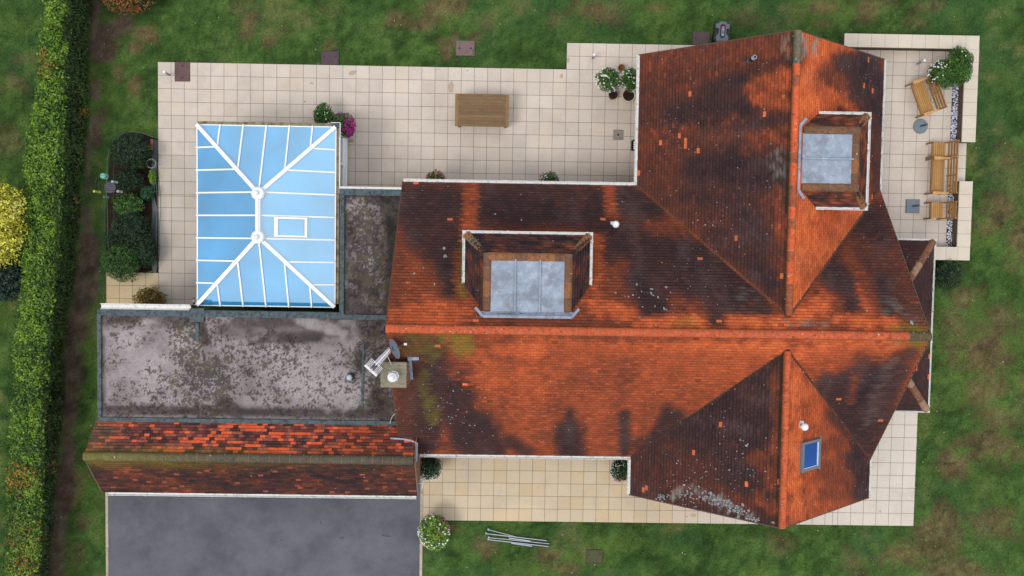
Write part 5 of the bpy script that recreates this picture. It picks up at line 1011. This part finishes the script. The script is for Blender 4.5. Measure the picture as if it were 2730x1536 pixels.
def cover(label,x0,y0,x1,y1,col,holes,z=.032):
    cx_,cy_=(x0+x1)/2,(y0+y1)/2; t=thing('inspection_cover',label,'drain cover',(cx_,cy_,0),group='drain and inspection covers'); mb=MB(); a,b=(x1-x0)/2,(y1-y0)/2
    mb.box(-a,-b,-.05,a,b,z,col); mb.build('plate',M_ironv,t); mb=MB(); w_=.018
    for q in ((-a,-b,a,-b+w_),(-a,b-w_,a,b),(-a,-b+w_,-a+w_,b-w_),(a-w_,-b+w_,a,b-w_)): mb.box(q[0],q[1],z-.02,q[2],q[3],z+.006,np.array(col)*.8)
    mb.build('rim',M_ironv,t)
    for hx0,hy0 in holes: mb=MB(); mb.lathe([(.036,0),(.034,.003)],(hx0,hy0,z),14,A(40,34,34)); mb.build('lifting_eye',M_plain,t)
M_ironv=material('iron_cover',None,.8,.16,7,50,.2,.3,60,.3,dirt=[(5,.55,.68,A(60,52,54),.6)])
cover('upright brown iron cover set in the left corner of the patio',.585,-.655,1.11,.01,A(104,78,76),((0,.2),(0,-.2)),.038)
cover('dark iron cover in the grass touching the patio edge, left of centre',5.62,.005,6.23,.48,A(82,68,72),((-.2,.04),(.2,.04)),.02)
cover('pinkish brown iron cover alone in the upper lawn',10.26,.40,10.92,.92,A(118,98,94),((-.2,0),(.2,0)),.02)
cover('dark brown iron cover on the grass beside the robot mower',18.46,.92,19.07,1.39,A(88,74,70),((-.2,0),(.2,0)),.02)
cover('grass stained cover in the lower lawn right of the metal poles',15.13,-17.42,15.72,-16.92,A(78,80,48),((-.2,.05),(.2,.1)),.012)
cover('small square grey drain cover in the patio near the wing gutter',15.78,-2.40,16.13,-2.05,A(146,138,128),((0,0),),.036)
# crate with bottles
x,y=P(1691,388,.15); t=thing('bottle_crate','small black crate of white bottles under the wing gutter','crate',(x,y,.032)); mb=MB(); mb.box(-.1,-.17,0,.14,.17,.02,A(26,26,28))
for q in ((-.1,-.17,-.085,.17),(.125,-.17,.14,.17),(-.085,-.17,.125,-.155),(-.085,.155,.125,.17)): mb.box(q[0],q[1],.02,q[2],q[3],.2,A(28,28,30))
mb.build('crate_body',M_plain,t)
for k in range(4): mb=MB(); yy=-.11+k*.075; mb.tube([(.0,yy,.08),(.03,yy,.2),(.06,yy,.26)],[.034,.032,.02],10,A(228,230,232)); mb.build('bottle',M_plain,t,True)
# robot mower
x,y=P(1924,86,.12); mw=thing('robot_mower','grey and black robot lawn mower with a red button at the roof edge','robot mower',(x,y-.02,0),math.radians(-3)); mw.scale=(1.04,1.1,1); G1=A(96,104,116); BK=A(24,26,32)
def loft(mb,outline,zs,scales,col,cx_=0,cy_=0):
    n=len(outline); vs=[]; 
    for z,s_ in zip(zs,scales): vs+=[(cx_+px_*s_,cy_+py_*s_,z) for px_,py_ in outline]
    fs=[(i*n+k,i*n+(k+1)%n,(i+1)*n+(k+1)%n,(i+1)*n+k) for i in range(len(zs)-1) for k in range(n)]+[tuple(range(n-1,-1,-1)),tuple(range(len(vs)-n,len(vs)))]; mb.add(vs,fs,col)
half=[(0,.36),(.09,.35),(.17,.32),(.23,.30),(.27,.24),(.27,.12),(.27,-.02),(.27,-.14),(.28,-.24),(.22,-.34),(.1,-.36)]; full=half+[(-a,b) for a,b in half[::-1] if a>0]
mb=MB(); loft(mb,full[::-1],[.05,.09,.17],[.95,1,.96],BK); mb.build('chassis',M_plain,mw)
half=[(0,.34),(.08,.335),(.14,.30),(.155,.27),(.225,.275),(.245,.20),(.235,.12),(.14,.11),(.13,.0),(.15,-.08),(.22,-.14),(.245,-.22),(.20,-.30),(.10,-.33),(.06,-.30),(0,-.31)]; full=half+[(-a,b) for a,b in half[::-1] if a>0]
mb=MB(); loft(mb,full[::-1],[.15,.20,.24],[1,.99,.88],G1); mb.build('shell',M_plain,mw)
half=[(0,.22),(.05,.21),(.075,.17),(.08,.05),(.065,-.12),(.035,-.17),(0,-.175)]; full=half+[(-a,b) for a,b in half[::-1] if a>0]
mb=MB(); loft(mb,full[::-1],[.2,.262],[1.15,1.08],BK); mb.build('trim_ring',M_plain,mw); mb=MB(); loft(mb,full[::-1],[.25,.275],[.8,.74],G1*1.15); mb.build('hatch',M_plain,mw)
mb=MB(); mb.lathe([(.045,0),(.04,.012)],(0,.12,.272),18,A(206,80,96)); mb.build('stop_button',M_plain,mw); mb=MB(); mb.box(-.035,-.12,.27,.035,-.095,.282,A(225,228,232)); mb.box(-.015,.05,.27,.02,.066,.283,A(240,244,250)); mb.build('badge',M_plain,mw)
mb=MB(); mb.box(-.07,-.42,.12,.07,-.31,.21,G1); mb.box(-.1,-.37,.12,.1,-.34,.19,G1); mb.build('rear_cover',M_plain,mw)
for s_ in (-1,1): mb=MB(); mb.tube([(s_*.20,-.2,.12),(s_*.29,-.2,.12)],.12,18,A(20,20,22)); mb.build('wheel',M_plain,mw); 
# aluminium poles on the lower lawn
PO=[((1302,1411.8),(1380,1432),.014,'thin loose aluminium pole angled over the top of the bundle'),((1296,1423),(1457,1441.8),.019,'long aluminium pole at the top of the parallel bundle'),((1356.7,1434.5),(1414,1442.8),.024,'short thick aluminium sleeve under the top pole'),((1303,1433.7),(1464,1450),.017,'long aluminium pole in the middle of the bundle'),((1302,1439),(1463,1457.6),.019,'long aluminium pole at the bottom of the bundle'),((1363,1448.5),(1418.6,1456.4),.024,'short aluminium sleeve under the bottom pole')]
for i_,(a,b,r,lab) in enumerate(PO):
    A0=P(*a,.06); B0=P(*b,.06); t=thing('metal_pole',lab,'metal pole',((A0[0]+B0[0])/2,(A0[1]+B0[1])/2,.0),group='aluminium poles lying on the lower lawn'); dx,dy=(B0[0]-A0[0])/2,(B0[1]-A0[1])/2; z=.045+(.035 if i_==0 else 0)
    mb=MB(); mb.tube([(-dx,-dy,z),(dx,dy,z)],r,10); mb.build('tube',M_metal,t,False); L_=math.hypot(dx,dy)
    if L_>.6 or i_==0:
        mb=MB(); 
        for s_ in ((1,) if i_ else (-1,)): mb.tube([(s_*dx,s_*dy,z),(s_*dx*(1+.05/L_),s_*dy*(1+.05/L_),z)],r*1.5,10,A(70,74,84))
        mb.build('end_cap',M_plain,t)
        mb=MB(); s_=-1; mb.box(-.03,-.02,-.02,.03,.05,.03,A(150,156,160),M=Matrix.Translation((-dx,-dy,z))); mb.build('bracket',M_plain,t)
# TV aerial and satellite dish by the chimney
ta=thing('tv_aerial','white television aerial with a slatted reflector beside the chimney','tv aerial',(8.95,-9.5,4.9)); zA=5.75
a0=P(1043,928,zA); a1=P(993,983,zA); o_=(8.95,-9.5,4.9); f3=lambda x,y,z:(x-o_[0],y-o_[1],z-o_[2]); A0=Vector(f3(*a0,zA)); A1=Vector(f3(*a1,zA)); d=(A1-A0).normalized(); s_=Vector((-d.y,d.x,0)); WH=A(232,228,234)
mb=MB(); mb.beam(A0,A1+d*.12,.022,.022,WH); mb.build('boom',M_plain,ta)
mb=MB(); L_=(A1-A0).length
for k in range(20): q=A0+d*(L_*.78*k/19); w_=.065+.03*k/19; mb.beam(q-s_*w_,q+s_*w_,.012,.012,WH); 
mb.build('elements',M_plain,ta)
mb=MB(); c0=A1-d*.06
for k in range(7): 
    for sg in (-1,1): q=c0+s_*(sg*(.06+.0*k))+d*(-.13+.036*k); mb.beam(q+Vector((0,0,sg*0.0)),q+s_*(sg*.17)+Vector((0,0,0)),.011,.011,WH)
for sg in (-1,1): mb.beam(c0+d*.13+s_*(sg*.02),c0+d*.13+s_*(sg*.23),.06,.012,A(222,218,220)); mb.beam(c0-d*.14+s_*sg*.235,c0+d*.14+s_*sg*.235,.02,.03,A(40,40,44))
mb.build('reflector',M_plain,ta); mb=MB(); mb.box(-.04,-.04,-.03,.04,.04,.04,A(60,60,72),M=Matrix.Translation(c0)); mb.box(-.03,-.02,-.03,.04,.03,.03,A(30,32,38),M=Matrix.Translation(A0)); mb.build('junction_box',M_plain,ta)
mb=MB(); mb.tube([(-.02,-.05,-.35),(-.02,-.05,.8),tuple(A0+d*.2)],.014,8,A(150,154,160)); mb.build('mast',M_plain,ta)
sdh=thing('satellite_dish','grey satellite dish seen edge on above the chimney','satellite dish',(*P(1052,930,5.78),5.78)); mb=MB(); n=24; vs=[]; R1,R2=.30,.27; ax=Vector((.89,.40,.24)).normalized(); e1=ax.cross(Vector((0,0,1))).normalized(); e2=e1.cross(ax)
for ring,(rr,off) in enumerate(((1,.0),(.7,-.035),(.35,-.055),(.02,-.062),(.7,-.05),(1,-.012))):
    for k in range(n): t_=2*PI*k/n; vs.append(e1*(math.cos(t_)*R1*rr)+e2*(math.sin(t_)*R2*rr)+ax*off)
fs=[(r_*n+k,r_*n+(k+1)%n,(r_+1)*n+(k+1)%n,(r_+1)*n+k) for r_ in range(5) for k in range(n)]; mb.add(vs,fs,A(140,152,164)); ob=mb.build('reflector',M_plain,sdh)
mb=MB(); mb.tube([(0,0,-.26),tuple(ax*.32+Vector((0,0,-.1)))],.01,6,A(90,94,98)); mb.box(-.04,-.03,-.03,.04,.03,.03,A(220,214,210),M=Matrix.Translation(ax*.34+Vector((0,0,-.08)))); mb.build('receiver_arm',M_plain,sdh)
mb=MB(); mb.tube([tuple(-ax*.05),(.0,-.2,-.2),(-.04,-.44,-.40)],.016,8,A(44,46,50)); mb.build('bracket',M_plain,sdh)
# hose end and little drain things by the garage corner
mb=MB(); mb.tube([(9.45,-14.02,1.6),(9.42,-14.3,1.6)],.02,8,A(236,236,240)); mb.tube([(9.32,-14.12,1.62),(9.44,-14.12,1.62)],.014,6,A(226,226,232)); tag(mb.build('wall_bracket',M_plain),'white bracket arm sticking out at the garage gable','bracket')
